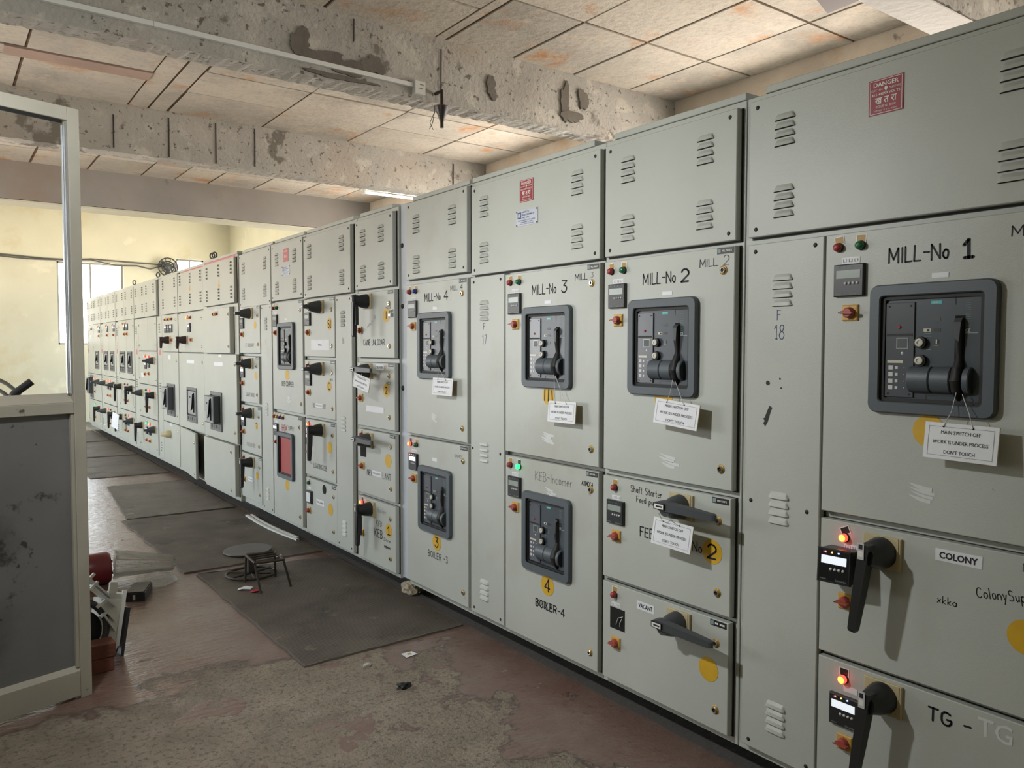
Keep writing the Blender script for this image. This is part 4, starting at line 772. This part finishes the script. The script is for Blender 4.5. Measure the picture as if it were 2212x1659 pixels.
L_ = paired(11.87, 11.60, 11.035, 10.512, 'older grey cabinet of paired doors in four rows, the upper pair blank', [
    (*R4[0], blank, blank), (*R4[1], lambda d, p, q, z0, z1: (d.lamp(q+.155, z1-.064, 'red', True), d.meter(q+.125, z1-.18, True), d.sel(q+.16, z0+.13), d.sticker(p-.2, z0+.11, .14, .06)), sw('short', 'r')),
    (*R4[2], sw('short', 'l', 'green', False), sw('down', 'r', 'red', True, met=False)), (*R4[3], sw('down', 'l', 'green', True), sw('short', 'r'))])
L_.eye(10.75)
R3 = [(1.04, 1.885), (.59, 1.03), (.15, .578)]
M_ = paired(13.27, 13.04, 12.455, 11.874, 'older grey cabinet whose paired breaker doors sit above long-handled switches, a card hanging in front', [
    (*R3[0], acbdoor(.38, 0), acbdoor(.30, .02)), (*R3[1], sw('down', 'l', lit=False), sw('down', 'r', lit=False)), (*R3[2], sw('down', 'l', 'green', False), sw('short', 'r'))])
M_.eye(12.22)
N_ = paired(14.62, 14.40, 13.85, 13.274, 'older grey cabinet of paired breaker doors, second from the far end of the visible row', [
    (*R3[0], acbdoor(.36, 0), acbdoor(.32, 0)), (*R3[1], sw('short', 'l'), sw('short', 'r')), (*R3[2], sw('short', 'l'), sw('down', 'r', 'green', False))])
O_C = paired(16.05, 15.9, 15.33, 14.624, 'older grey cabinet at the far end of the visible row, partly behind the partition post', [
    (*R3[0], lambda d, p, q, z0, z1: (d.lamp(q+.2, 1.81), d.sticker(q+.3, 1.68, .2, .06), d.lock(q+.06, 1.5)), acbdoor(.33, 0)), (*R3[1], lambda d, p, q, z0, z1: d.put('breaker', ('old_breaker', 3), lambda b: old_breaker(b, .30, .40, 'box'), (p+q)/2, .81), sw('short', 'r')), (*R3[2], blank, sw('down', 'r', 'green', True, met=False))])

# ------------------------------------------------------------------ hanging cards: MAIN SWITCH OFF
CARDS = 'white MAIN SWITCH OFF cards tied to the switches'
def card(label, x, Y, Z, w=.186, h=.097, tilt=0, lean=0, swing=0, hooks=None, back=None):
    t = thing('warning_card', label, 'sign', (x, Y, Z), 0, CARDS, rot=(0, 0, 0))
    t.rotation_euler = Matrix.Rotation(R(-90+swing), 3, 'Z').to_euler()
    g = (Matrix.Rotation(R(-90+swing), 3, 'Z') @ Matrix.Rotation(R(tilt), 3, 'Y') @ Matrix.Rotation(R(lean), 3, 'X')); t.rotation_euler = g.to_euler()
    b = MB(); b.box(-w/2, w/2, 0, .003, -h/2, h/2, WPAP); b.box(-w/2-.0008, w/2+.0008, .0008, .0036, -h/2-.0008, h/2+.0008, CREAM); o = b.build('card', t)
    b = MB(); y = -.0008
    for X, z, W_, H_ in ((0, h/2-.010, w-.022, .0009), (0, -h/2+.010, w-.022, .0009), (-w/2+.011, 0, .0009, h-.02), (w/2-.011, 0, .0009, h-.02)): b.rect(X, z, W_, H_, y, INKG)
    for i, (s, ww) in enumerate((('MAIN SWITCH OFF', .100), ('WORK IS UNDER PROCESS', .140), ("DON'T TOUCH", .078))): b.text(s, .0, .024-.026*i, INK, h=.0098, w=ww*w/.186, y=y)
    for X in (-w*.24, w*.16): b.disc(X, h/2-.009, .003, y-.0003, HOLE, 8)
    b.build('lettering', o)
    inv = (Matrix.Translation((x, Y, Z)) @ g.to_4x4()).inverted()
    for X, hk in zip((-w*.24, w*.16), hooks or ()):
        e = inv @ Vector(hk); s = Vector((X, -.003, h/2-.009)); m = (s+e)/2+Vector((.006, -.002, -.006)); b = MB(); b.tube([s, m, e], .0011, BTN, 5); b.build('tie_string', t)
    return t
card('white MAIN SWITCH OFF card hanging under the MILL-No 1 breaker', -.078, .976, 1.243, tilt=1, lean=-6, hooks=[(-.052, 1.0, 1.375), (-.052, .985, 1.37)])
card('tilted white MAIN SWITCH OFF card hanging under the MILL-No 2 breaker', -.080, 1.963, 1.252, w=.21, h=.092, tilt=4.5, lean=-6, hooks=[(-.052, 2.005, 1.375), (-.052, 1.993, 1.37)])
card('white MAIN SWITCH OFF card hanging under the MILL-No 3 breaker beside a yellow III disc', -.068, 2.628, 1.214, h=.092, tilt=-.5, lean=-5, hooks=[(-.052, 2.70, 1.375), (-.052, 2.69, 1.37)])
card('white MAIN SWITCH OFF card hanging under the MILL-No 4 breaker', -.068, 3.625, 1.284, w=.205, h=.092, tilt=0, lean=-5, hooks=[(-.052, 3.69, 1.385), (-.052, 3.68, 1.38)])
card('white MAIN SWITCH OFF card on the FEED pump rotary handle', -.105, 1.955, .812, w=.19, h=.098, tilt=2, lean=-8, hooks=[(-.142, 1.985, .893), (-.142, 1.94, .89)])
card('white MAIN SWITCH OFF card on the SA FAN rotary handle', -.14, 4.468, 1.278, w=.225, h=.085, tilt=9, lean=-5, hooks=[(-.142, 4.55, 1.334), (-.142, 4.46, 1.332)])
t = thing('paper_card', 'blank white card swinging edge-on from a long black handle in the far row', 'sign', (-.17, 12.62, .43), 0, rot=(0, R(14), R(-72))); b = MB(); b.box(-.09, .09, -.002, .002, -.11, .11, WPAP); b.build('card', t); b = MB(); b.tube([(.05, 0, .108), (.09, .01, .17)], .002, BTN, 5); b.build('tie_string', t)

# ------------------------------------------------------------------ the aluminium framed partition at the left
ALU = mat('cream_aluminium', (.42, .395, .33), .5, var=.08, vs=5, bump=.08, bs=120, stain=[((.10, .085, .06), .69, 11, .05), ((.30, .26, .19), .6, 2, .2)])
SCUF = mat('smudged_grey_laminate', (.185, .185, .187), .45, var=.1, vs=3, stain=[((.10, .10, .10), .50, 2.6, .2), ((.06, .056, .05), .60, 7, .06), ((.05, .047, .04), .66, 15, .04), ((.17, .155, .125), .55, 1.0, .2)])
BEAD = mat('bright_aluminium', (.62, .66, .70), .3, metal=.8)
t = thing('aluminium_partition', 'tall cream aluminium framed partition with smudged grey lower panel, open above its middle rail', 'screen', (-1.744, 3.756, 0), R(16.8))
Wd = .95
b = MB(); b.box(-.046, 0, 0, .05, 0, 2.482, ALU, .002); b.build('post', t)
b = MB(); b.box(-Wd, -Wd+.046, 0, .05, 0, 2.482, ALU, .002); b.build('post', t)
b = MB(); b.box(-Wd+.047, -.047, 0, .05, 2.427, 2.482, ALU, .002); b.box(-Wd+.05, -.06, .018, .022, 2.415, 2.427, BLK); b.build('top_rail', t)
b = MB(); b.box(-Wd+.047, -.047, 0, .05, 1.216, 1.262, ALU, .002); b.add([(-Wd+.047, .004, 1.263), (-.047, .004, 1.263), (-.047, .05, 1.30), (-Wd+.047, .05, 1.30), (-.047, .05, 1.263), (-Wd+.047, .05, 1.263)], [(0, 1, 2, 3), (1, 4, 2), (0, 3, 5), (3, 2, 4, 5)], ALU); b.build('middle_rail', t)
b = MB(); b.box(-Wd+.047, -.047, 0, .05, .012, .122, ALU, .002); b.add([(-Wd+.047, .004, .122), (-.047, .004, .122), (-.047, .02, .14), (-Wd+.047, .02, .14)], [(0, 1, 2, 3)], ALU); b.build('bottom_rail', t)
b = MB(); b.box(-Wd+.047, -.060, .02, .03, .135, 1.215, SCUF); b.build('lower_panel', t)
b = MB(); b.box(-.060, -.047, .006, .022, .135, 1.215, ALU); b.build('panel_bead', t)
b = MB(); b.box(-.054, -.047, .010, .022, 1.30, 2.42, BEAD); b.box(-.060, -.055, .026, .034, 1.30, 2.41, BEAD); b.build('glazing_bead', t)

# ------------------------------------------------------------------ mats
def mat_material(name, alongx, pitch):
    m = mat(name, (.092, .077, .063), .55, var=.25, vs=3.5, stain=[((.135, .113, .092), .5, 1.6, .2), ((.045, .038, .032), .56, 2.7, .15), ((.20, .165, .13), .63, 8, .08)], spec=.35)
    n = m.node_tree.nodes; l = m.node_tree.links; g = n.new('ShaderNodeNewGeometry'); w = n.new('ShaderNodeTexWave'); w.wave_type = 'BANDS'; w.bands_direction = 'Y' if alongx else 'X'
    w.inputs['Scale'].default_value = .314/pitch; w.inputs['Distortion'].default_value = .15; l.new(g.outputs['Position'], w.inputs['Vector'])
    bp = n.new('ShaderNodeBump'); bp.inputs['Strength'].default_value = 1; bp.inputs['Distance'].default_value = .004; l.new(w.outputs[0], bp.inputs['Height']); l.new(bp.outputs[0], n['Principled BSDF'].inputs['Normal']); return m
MX, MY = mat_material('ribbed_rubber_across', True, .015), mat_material('ribbed_rubber_along', False, .012)
EDGE = mat('worn_mat_edge', (.12, .105, .09), .7, var=.1, vs=20)
MG = 'ribbed rubber mats laid end to end along the cabinets'
def floor_mat(label, c, m, wob=.006, z=.009):
    """c: corners (x,y) near-left, near-right, far-right, far-left"""
    rnd = random.Random(label); n = 16; top = []
    for k in range(4):
        (x0, y0), (x1, y1) = c[k], c[(k+1) % 4]
        for i in range(n): f = i/n; q = 0 if i == 0 else rnd.uniform(-wob, wob); top.append((x0+(x1-x0)*f+q, y0+(y1-y0)*f+q*.6, z+(0 if i == 0 else rnd.uniform(-.001, .003))))
    b = MB(); b.poly(top, m); cx, cy = sum(p[0] for p in top)/len(top), sum(p[1] for p in top)/len(top)
    b.loft([[(p[0], p[1], .0005) for p in top], top], EDGE)
    ins = [(cx+(p[0]-cx)*.985, cy+(p[1]-cy)*.992, p[2]+.0006) for p in top]; b.loft([top, ins], EDGE)
    return tag(b.build('rubber_mat'), label, 'mat', MG)
floor_mat('nearest ribbed rubber mat, with the small metal stand on it', [(-.902, 3.49), (-.002, 3.526), (.009, 5.263), (-.907, 5.345)], MX)
floor_mat('ribbed rubber mat second from the camera, carrying the round disc and pale strips', [(-.965, 5.427), (.0, 5.442), (-.04, 7.36), (-1.0, 7.387)], MX, .012)
floor_mat('ribbed rubber mat third from the camera, in front of the ajar cabinet door', [(-.951, 7.43), (-.033, 7.425), (.0, 9.272), (-.811, 9.301)], MY)
floor_mat('shiny worn rubber mat beyond the bare stretch of red floor', [(-.871, 10.004), (-.037, 9.976), (-.01, 11.80), (-.86, 11.85)], MX)
floor_mat('worn rubber mat second beyond the bare stretch of red floor', [(-.86, 11.95), (-.02, 11.92), (-.01, 13.80), (-.86, 13.85)], MX)
floor_mat('farthest worn rubber mat in the row, near the far end cabinets', [(-.86, 13.95), (-.02, 13.92), (-.01, 15.8), (-.86, 15.85)], MX)

# ------------------------------------------------------------------ things on the floor
RUST = mat('dark_painted_steel', (.045, .037, .03), .55, metal=.3, var=.2, vs=30)
DISCM = mat('grey_lilac_board', (.10, .093, .092), .5, var=.1, vs=8)
MARO = mat('maroon_enamel', (.15, .018, .022), .35, var=.1, vs=9, stain=[((.05, .01, .01), .64, 12, .06)])
FILM = mat('clear_wrap', (.62, .62, .58), .1, alpha=.42, spec=1.0, bump=1, bs=45)
BRICK = mat('red_brick', (.15, .055, .035), .9, var=.15, vs=14, bump=.6, bs=60)
WPLA = mat('off_white_plastic', (.70, .71, .68), .4, var=.06, vs=10, stain=[((.35, .32, .26), .64, 9, .1)])
t = thing('metal_stand', 'small square four-legged black metal stand on the nearest rubber mat', 'stand', (-.63, 4.81, .021), 0)
top = [(-.10, -.10, .172), (.07, -.12, .172), (.09, .10, .172), (-.085, .12, .172)]; feet = [(-.086, -.158, .0), (.11, -.128, 0), (.108, .14, 0), (-.088, .132, 0)]
b = MB()
for i in range(4): b.tube([top[i], top[(i+1) % 4]], .0075, RUST, 8)
b.tube([(-.09, .0, .174), (.08, -.01, .174)], .006, RUST, 8); b.tube([(-.095, .05, .174), (.085, .04, .174)], .006, RUST, 8); b.build('top_frame', t)
for p, q in zip(top, feet): b = MB(); b.tube([(p[0], p[1], p[2]-.008), q], .0075, RUST, 8); b.build('leg', t)
t = thing('spoked_ring', 'black spoked metal ring with a stub column, lying behind the small stand', 'ring', (-.625, 5.11, .013), 0)
b = MB(); b.tube([(.155*math.cos(2*PI*k/28), .15*math.sin(2*PI*k/28), .010) for k in range(29)], .0085, RUST, 8, cap=False); b.build('rim', t)
for a in (20, 80, 140): b = MB(); c, s_ = math.cos(R(a)), math.sin(R(a)); b.tube([(-.15*c, -.145*s_, .012), (.15*c, .145*s_, .012)], .007, RUST, 8); b.build('spoke', t)
b = MB(); b.box(-.024, .024, -.02, .02, .02, .14, RUST); b.build('column', t)
b = MB(); b.lathe((0, 0, 0), [(.168, 0), (.17, .004), (.168, .010), (0, .010)], DISCM, 40, axis='z'); o = b.build('round_disc', None, (-.455, 5.72, .018), (0, R(-1.2), 0)); o.data.polygons.foreach_set('use_smooth', [False]*len(o.data.polygons)); tag(o, 'flat grey round disc lying on the second rubber mat', 'disc')
def channel(b, L, w): b.box(0, L, -w/2, w/2, 0, .003, STEEL); b.box(0, L, -w/2, -w/2+.003, .003, .016, STEEL); b.box(0, L, w/2-.003, w/2, .003, .016, STEEL)
WSTR = mat('white_trunking', (.70, .71, .69), .4)
for i, (x, y, L, w, a, lb) in enumerate([(-.075, 6.94, 1.12, .024, -88.2, 'longer pale trunking strip on the second rubber mat'), (-.035, 6.94, 1.05, .018, -88.8, 'thinner pale trunking strip lying beside the longer one')]):
    b = MB(); n = 10; pts = [(L*k/n, -.03*math.sin(PI*k/n)*(1 if i == 0 else .8)) for k in range(n+1)]
    b.loft([[(p[0], p[1]-w/2, .0), (p[0], p[1]-w/2, .012), (p[0], p[1]+w/2, .012), (p[0], p[1]+w/2, .0)] for p in pts], WSTR); tag(b.build('trunking_strip', None, (x, y, .0115), (0, 0, R(a))), lb, 'strip', 'pale strips on the second mat')
# maroon motor wrapped in film
t = thing('electric_motor', 'maroon cylindrical motor lying on the floor beside the aluminium partition', 'motor', (-1.56, 5.50, .1))
b = MB(); b.lathe((0, 0, 0), [(.08, -.26), (.095, -.25), (.095, -.03)], MARO, 28, axis='x')
for k in range(22): a = 2*PI*k/22; b.box(-.2, -.04, .093*math.cos(a)-.003, .093*math.cos(a)+.003, .093*math.sin(a)-.004, .093*math.sin(a)+.004, MARO)
b.build('body', t); b = MB(); b.lathe((0, 0, 0), [(.099, -.03), (.099, .015), (.092, .018), (.097, .022), (.1, .03), (.1, .15), (.09, .165), (.03, .168)], MARO, 28, axis='x'); b.build('end_bell', t)
for k in range(6): b = MB(); a = 2*PI*k/6+.3; b.lathe((.166, .072*math.cos(a), .072*math.sin(a)), [(.008, 0), (.008, .006), (0, .007)], RUST, 8, axis='x'); b.build('bolt', t)
bm = bmesh.new(); bmesh.ops.create_cone(bm, segments=30, radius1=.088, radius2=.045, depth=.34, cap_ends=True); bmesh.ops.subdivide_edges(bm, edges=bm.edges, cuts=5)
for v in bm.verts: q = random.uniform(.68, 1.12); v.co.x *= q; v.co.y *= q; v.co.z += random.uniform(-.012, .012)
me = bpy.data.meshes.new('clear_wrap'); bm.to_mesh(me); me.materials.append(FILM); o = link('plastic_wrap', me, None, (-1.195, 5.47, .098), (0, R(96), R(-6)))
tag(o, 'crumpled clear plastic wrap bundle at the maroon motor end', 'plastic wrap')
b = MB(); b.poly([(-.10, -.14, .004), (.02, -.17, .006), (.13, -.06, .004), (.12, .08, .02), (-.02, .12, .03), (-.12, .0, .012)], FILM); b.add([(-.12, 0, .012), (-.02, .12, .03), (.02, .04, .06), (-.06, -.04, .035), (.12, .08, .02), (.13, -.06, .004), (.03, -.06, .05)], [(0, 1, 2, 3), (1, 4, 2), (2, 4, 5, 6), (3, 2, 6)], FILM)
tag(b.build('plastic_sheet', None, (-1.16, 5.36, .002)), 'loose clear plastic sheet spread under the wrapped bundle', 'plastic sheet')
b = MB(); b.box(-.052, .052, -.11, .11, 0, .05, PLB); b.box(-.046, .046, -.104, .104, .05, .056, PLB); b.box(-.014, .0, -.112, -.11, .01, .04, BTN); tag(soften(b.build('black_box', None, (-1.30, 5.10, 0), (0, 0, R(-22)))), 'small flat black box on the floor beside the plastic sheet', 'box')
# off-white contactor assembly with black coil ring, propped up
t = thing('contactor_assembly', 'off-white slotted contactor assembly with black coil ring, leaning on bricks', 'switchgear part', (-1.675, 4.20, .02), 0, rot=(R(-8), R(12), R(8)))
b = MB(); b.box(-.02, .075, -.06, .06, .02, .26, WPLA, .006); b.box(.02, .085, -.05, .05, .26, .285, WPLA); b.box(.07, .088, -.066, -.05, .04, .30, WPLA); b.box(.07, .088, .05, .066, .04, .30, WPLA); b.build('housing', t)
for k, (x, z, L, a) in enumerate([(-.045, .315, .15, -38), (-.02, .275, .16, -38), (.005, .20, .12, -44), (.02, .155, .11, -50)]):
    b = MB(); b.box(-L/2, L/2, -.062, .05, -.004, .004, WPLA); b.box(-L/2, -L/2+.012, -.066, -.05, -.02, .03, WPLA); b.build('arc_plate', t, (x, -.03, z), (0, R(-a), 0))
b = MB(); b.tube([(-.10+.12*math.cos(R(a)), -.055, .11+.135*math.sin(R(a))) for a in range(-75, 96, 10)], .017, PLG, 10); b.build('coil_ring', t)
b = MB(); b.lathe((-.10, -.03, .11), [(.10, 0), (.10, .03), (0, .032)], BLK, 26); b.build('coil_core', t)
b = MB(); b.box(.10, .115, -.07, .07, -.01, .22, PLB); b.tube([(.09, -.05, .03), (.06, -.09, -.01), (.04, -.12, -.015)], .004, BLK, 6); b.build('base_bracket', t)
b = MB(); b.tube([(.02, -.05, .335), (.02, -.05, .30), (.02, -.02, .285)], .012, WPLA, 8); b.box(.005, .04, -.066, -.05, .285, .34, WPLA); b.build('terminal_lug', t)
for i, (x, y, z, a, lb) in enumerate([(-1.735, 4.02, 0, 8, 'lower red brick half hidden behind the partition post'), (-1.725, 4.025, .066, 3, 'upper red brick stacked under the contactor assembly')]):
    b = MB(); b.box(-.11, .11, -.05, .05, 0, .065, BRICK); tag(soften(b.build('brick', None, (x, y, z), (0, 0, R(a)))), lb, 'brick', 'bricks under the contactor')
def lump(name, loc, r, m, label, cat, sq=(1, 1, .8), seed=1, sub=2, rough=.25):
    rnd = random.Random(seed); bm = bmesh.new(); bmesh.ops.create_icosphere(bm, subdivisions=sub, radius=r)
    for v in bm.verts: k = 1+rnd.uniform(-rough, rough); v.co = Vector((v.co.x*sq[0]*k, v.co.y*sq[1]*k, max(v.co.z*sq[2]*k, -r*sq[2]*.6)))
    zmin = min(v.co.z for v in bm.verts); me = bpy.data.meshes.new(name); bm.to_mesh(me); me.materials.append(m); o = link(name, me, None, (loc[0], loc[1], loc[2]-zmin)); return tag(o, label, cat)
lump('mortar_lump', (.045, 4.19, 0), .062, mat('crumbly_mortar', (.36, .31, .23), .95, var=.2, vs=25, bump=.6, bs=60), 'crumbly mortar lump at the foot of the pale joint strip', 'rubble', (.8, 1.2, .75), 3, 3, .18)
lump('dark_rag', (-.628, 3.03, 0), .025, BLK, 'small black scrap lying on the bare concrete', 'scrap', (1.2, .9, .5), 5, 2, .4)
lump('pebble', (-.658, 3.335, 0), .016, mat('pale_stone', (.42, .40, .36), .9), 'small pale pebble in front of the nearest mat', 'pebble', (1.3, .9, .6), 6)
b = MB(); b.poly([(-.035, -.022, .002), (.03, -.028, .004), (.036, .02, .002), (-.028, .026, .007)], WPAP); b.poly([(-.008, -.006, .0058), (.014, -.008, .0058), (.012, .006, .0058), (-.006, .008, .0062)], YPL); tag(b.build('paper_scrap', None, (-.432, 3.341, .001), (0, 0, R(12))), 'white paper scrap with orange print near the nearest mat corner', 'paper')
b = MB(); b.poly([(-.05, -.01, .002), (-.02, -.022, .012), (.03, -.02, .004), (.045, .01, .01), (.0, .018, .018), (-.04, .014, .006)], WPAP); tag(b.build('foil_wrapper', None, (-.755, 4.82, .0105), (0, 0, R(-18))), 'crumpled silver wrapper on the nearest mat, left of the stand', 'wrapper')
lump('red_wrapper', (-.72, 4.735, .0108), .022, INKR, 'small crumpled red wrapper on the nearest mat', 'wrapper', (1.3, .9, .4), 8, 2, .35)
b = MB(); b.poly([(-.04, -.015, .002), (.03, -.02, .004), (.04, .012, .003), (-.02, .02, .008)], WPAP); tag(b.build('cloth_scrap', None, (-.33, 5.46, .0115), (0, 0, R(30))), 'cream scrap lying at the edge of the second mat', 'scrap')
# hose and pipe behind the partition
GREYH = mat('grey_hose', (.22, .22, .21), .5)
for i, (r, z0) in enumerate(((.30, .82), (.24, .80))):
    b = MB(); b.tube([(-1.92+r*math.cos(R(a)), 7.9+.02*i, z0+(r+.12)*math.sin(R(a))) for a in range(0, 181, 10)], .016, GREYH, 8); tag(b.build('hose_loop'), ('outer' if i == 0 else 'inner')+' grey hose loop rising behind the aluminium partition', 'hose', 'grey hose loops')
b = MB(); b.tube([(-1.76, 7.8, .0), (-1.76, 7.8, 1.05), (-1.73, 7.8, 1.10), (-1.60, 7.8, 1.205)], .032, PLB, 12); tag(b.build('black_pipe'), 'bent black pipe standing behind the aluminium partition', 'pipe')

# ------------------------------------------------------------------ overhead things
t = thing('cable_trunking', 'long white cable trunking fixed along the nearest full concrete beam', 'trunking', (0, 4.833, 0))
b = MB()
for x0, x1 in ((-4.4, -2.4), (-2.398, -1.22), (-1.218, .43)): z = lambda x: 3.285-.010*(x-.43); b.loft([[(x, -.018, z(x)-.014), (x, .008, z(x)-.014), (x, .008, z(x)+.014), (x, -.018, z(x)+.014)] for x in (x0, x1)], WSTR)
b.build('channel', t); b = MB(); b.box(.432, .515, -.035, .01, 3.225, 3.315, ENAM, .004); b.rect(.475, 3.265, .03, .004, -.0355, BLK); b.rect(.485, 3.29, .03, .004, -.0355, BLK); b.build('junction_box', t)
t = thing('fan_rod', 'dark fan rod with conical canopy and loose wires hanging from the beam', 'fan rod', (.615, 4.75, 0))
b = MB(); b.tube([(0, .085, 3.262), (0, 0, 3.262), (0, 0, 3.01)], .012, RUST, 10); b.build('rod', t)
b = MB(); b.lathe((0, 0, 0), [(.048, 3.148), (.046, 3.155), (.03, 3.15), (.0, 3.15)], MARO, 20, axis='z'); b.lathe((0, 0, 0), [(.05, 3.150), (.046, 3.135), (.026, 3.085), (.016, 3.055)], mat('brown_enamel', (.02, .013, .014), .4), 20, axis='z'); b.build('canopy', t)
for k in (0, 1): b = MB(); b.tube([(-.01, .08, 3.18), (-.04, .03, 3.12), (-.075-.02*k, 0, 3.03), (-.10+.03*k, 0, 2.985)], .0022, BLK, 6); b.build('wire', t)
def batten(name, label, x0, x1, y, z, lit):
    t = thing(name, label, 'light', (x0, y, z), 0, 'tube lights on the second beam'); L = x1-x0
    b = MB(); b.box(0, L, -.02, .03, .012, .062, ENAM, .004); b.build('batten', t)
    b = MB(); b.tube([(.03, 0, -.02), (L-.03, 0, -.02)], .014, TUBEOFF if not lit else TUBE, 12); b.build('tube', t)
    for x in (.012, L-.012): b = MB(); b.box(x-.012, x+.012, -.018, .02, -.038, .012, ENAM, .003); b.build('lamp_holder', t)
    return t
batten('tube_light', 'bright tube light just above the cabinets on the second beam', 1.60, 2.82, 8.06, 3.225, True)
batten('tube_light', 'unlit tube light on the second beam, seen through the aluminium partition', -1.87, -.68, 8.06, 3.275, False)
t = thing('ceiling_fan', 'mauve ceiling fan, one blade tip showing at the top of the picture', 'ceiling fan', (.45, 1.86, 3.0))
b = MB(); b.tube([(0, 0, .65), (0, 0, .05)], .012, ENAM, 10); b.build('rod', t); b = MB(); b.lathe((0, 0, 0), [(.0, .06), (.07, .05), (.09, .02), (.09, -.02), (.05, -.05), (0, -.055)], ENAM, 24, axis='z'); b.build('motor', t)
MAUV = mat('mauve_blade', (.30, .22, .235), .45, var=.06, vs=6)
for k in range(3):
    b = MB(); b.add([(.08, -.045, -.004), (.60, -.065, .008), (.60, .065, -.012), (.08, .045, -.014), (.08, -.045, .0), (.60, -.065, .012), (.60, .065, -.008), (.08, .045, -.01)], [(3, 2, 1, 0), (4, 5, 6, 7), (0, 1, 5, 4), (1, 2, 6, 5), (2, 3, 7, 6), (3, 0, 4, 7)], MAUV); b.build('blade', t, (0, 0, 0), (0, 0, R(15+120*k)))
t = thing('wall_fan', 'small black wall fan above the far cabinets beside the far window', 'fan', (1.72, 17.72, 3.17))
b = MB(); [b.tube([(r*math.cos(2*PI*k/20), -.10, r*math.sin(2*PI*k/20)) for k in range(21)], .012, PLB, 6, cap=False) for r in (.19, .12)]; [b.tube([(0, -.12, 0), (.19*math.cos(2*PI*k/10), -.10, .19*math.sin(2*PI*k/10))], .006, PLB, 6) for k in range(10)]; b.build('guard', t)
b = MB(); b.lathe((0, -.02, 0), [(.08, 0), (.09, .06), (.06, .10), (0, .11)], PLG, 16); b.tube([(0, .07, 0), (0, -.03, 0)], .03, PLB, 10); b.build('motor', t)
for k in range(3): b = MB(); a = 2*PI*k/3+.4; c, q = math.cos(a), math.sin(a); b.loft([[(.04*c-.02*q, -.11, .04*q+.02*c), (.17*c-.05*q, -.105, .17*q+.05*c)], [(.04*c+.02*q, -.09, .04*q-.02*c), (.17*c+.05*q, -.085, .17*q-.05*c)]], PLG, close=False); b.build('blade', t)
WIR = mat('dusty_cable', (.10, .10, .095), .6)
for i, pts in enumerate([[(-4.4, 3.27), (-2.2, 3.26), (-1.2, 3.25), (-.5, 3.215), (.0, 3.215), (.3, 3.255), (.9, 3.24), (1.72, 3.22)], [(-4.4, 3.25), (-1.6, 3.235), (-.8, 3.19), (-.2, 3.20), (.3, 3.235), (.75, 3.15), (1.15, 3.17), (1.4, 3.12), (1.7, 3.22)]]):
    b = MB(); b.tube([(x, 17.77-.03*i, z) for x, z in pts], .014, WIR, 6); tag(b.build('wall_cable'), ('upper' if i == 0 else 'lower sagging')+' cable strung across the yellow far wall', 'cable', 'cables on the far wall')
for x, z, w, h in ((3.02, 3.50, .05, .05), (2.9, 3.47, .10, .07)): pass
t = thing('pendant_bulb', 'lit pendant bulb hanging from the ceiling left of the cabinets, outside the view', 'lamp', (-2.3, 2.65, 2.46))
b = MB(); b.tube([(0, 0, .07), (0, 0, 1.19)], .004, BLK, 6); b.build('cord', t); b = MB(); b.lathe((0, 0, 0), [(.018, .12), (.02, .06), (.022, .045)], PLB, 14, axis='z'); b.build('holder', t)
b = MB(); b.lathe((0, 0, 0), [(.016, .045), (.03, .02), (.035, -.005), (.028, -.03), (.012, -.042), (0, -.044)], mat('lit_bulb', (1, .97, .92), emit=25), 16, axis='z'); b.build('bulb', t)
sp = bpy.data.lights.new('bulb_beam', 'SPOT'); sp.energy = BEAM; sp.spot_size = R(112); sp.spot_blend = 1; sp.shadow_soft_size = .06; sp.color = (.97, 1, 1)
so = bpy.data.objects.new('bulb_beam', sp); so.location = (-2.24, 2.65, 2.40); so.rotation_euler = (Vector((0, 2.75, .55))-Vector((-2.24, 2.65, 2.4))).to_track_quat('-Z', 'Y').to_euler(); COL.objects.link(so)
pl_ = bpy.data.lights.new('bulb_light', 'POINT'); pl_.energy = BULB; pl_.shadow_soft_size = .06; pl_.color = (.97, 1, 1); po = bpy.data.objects.new('bulb_light', pl_); po.location = (-2.24, 2.65, 2.40); COL.objects.link(po)
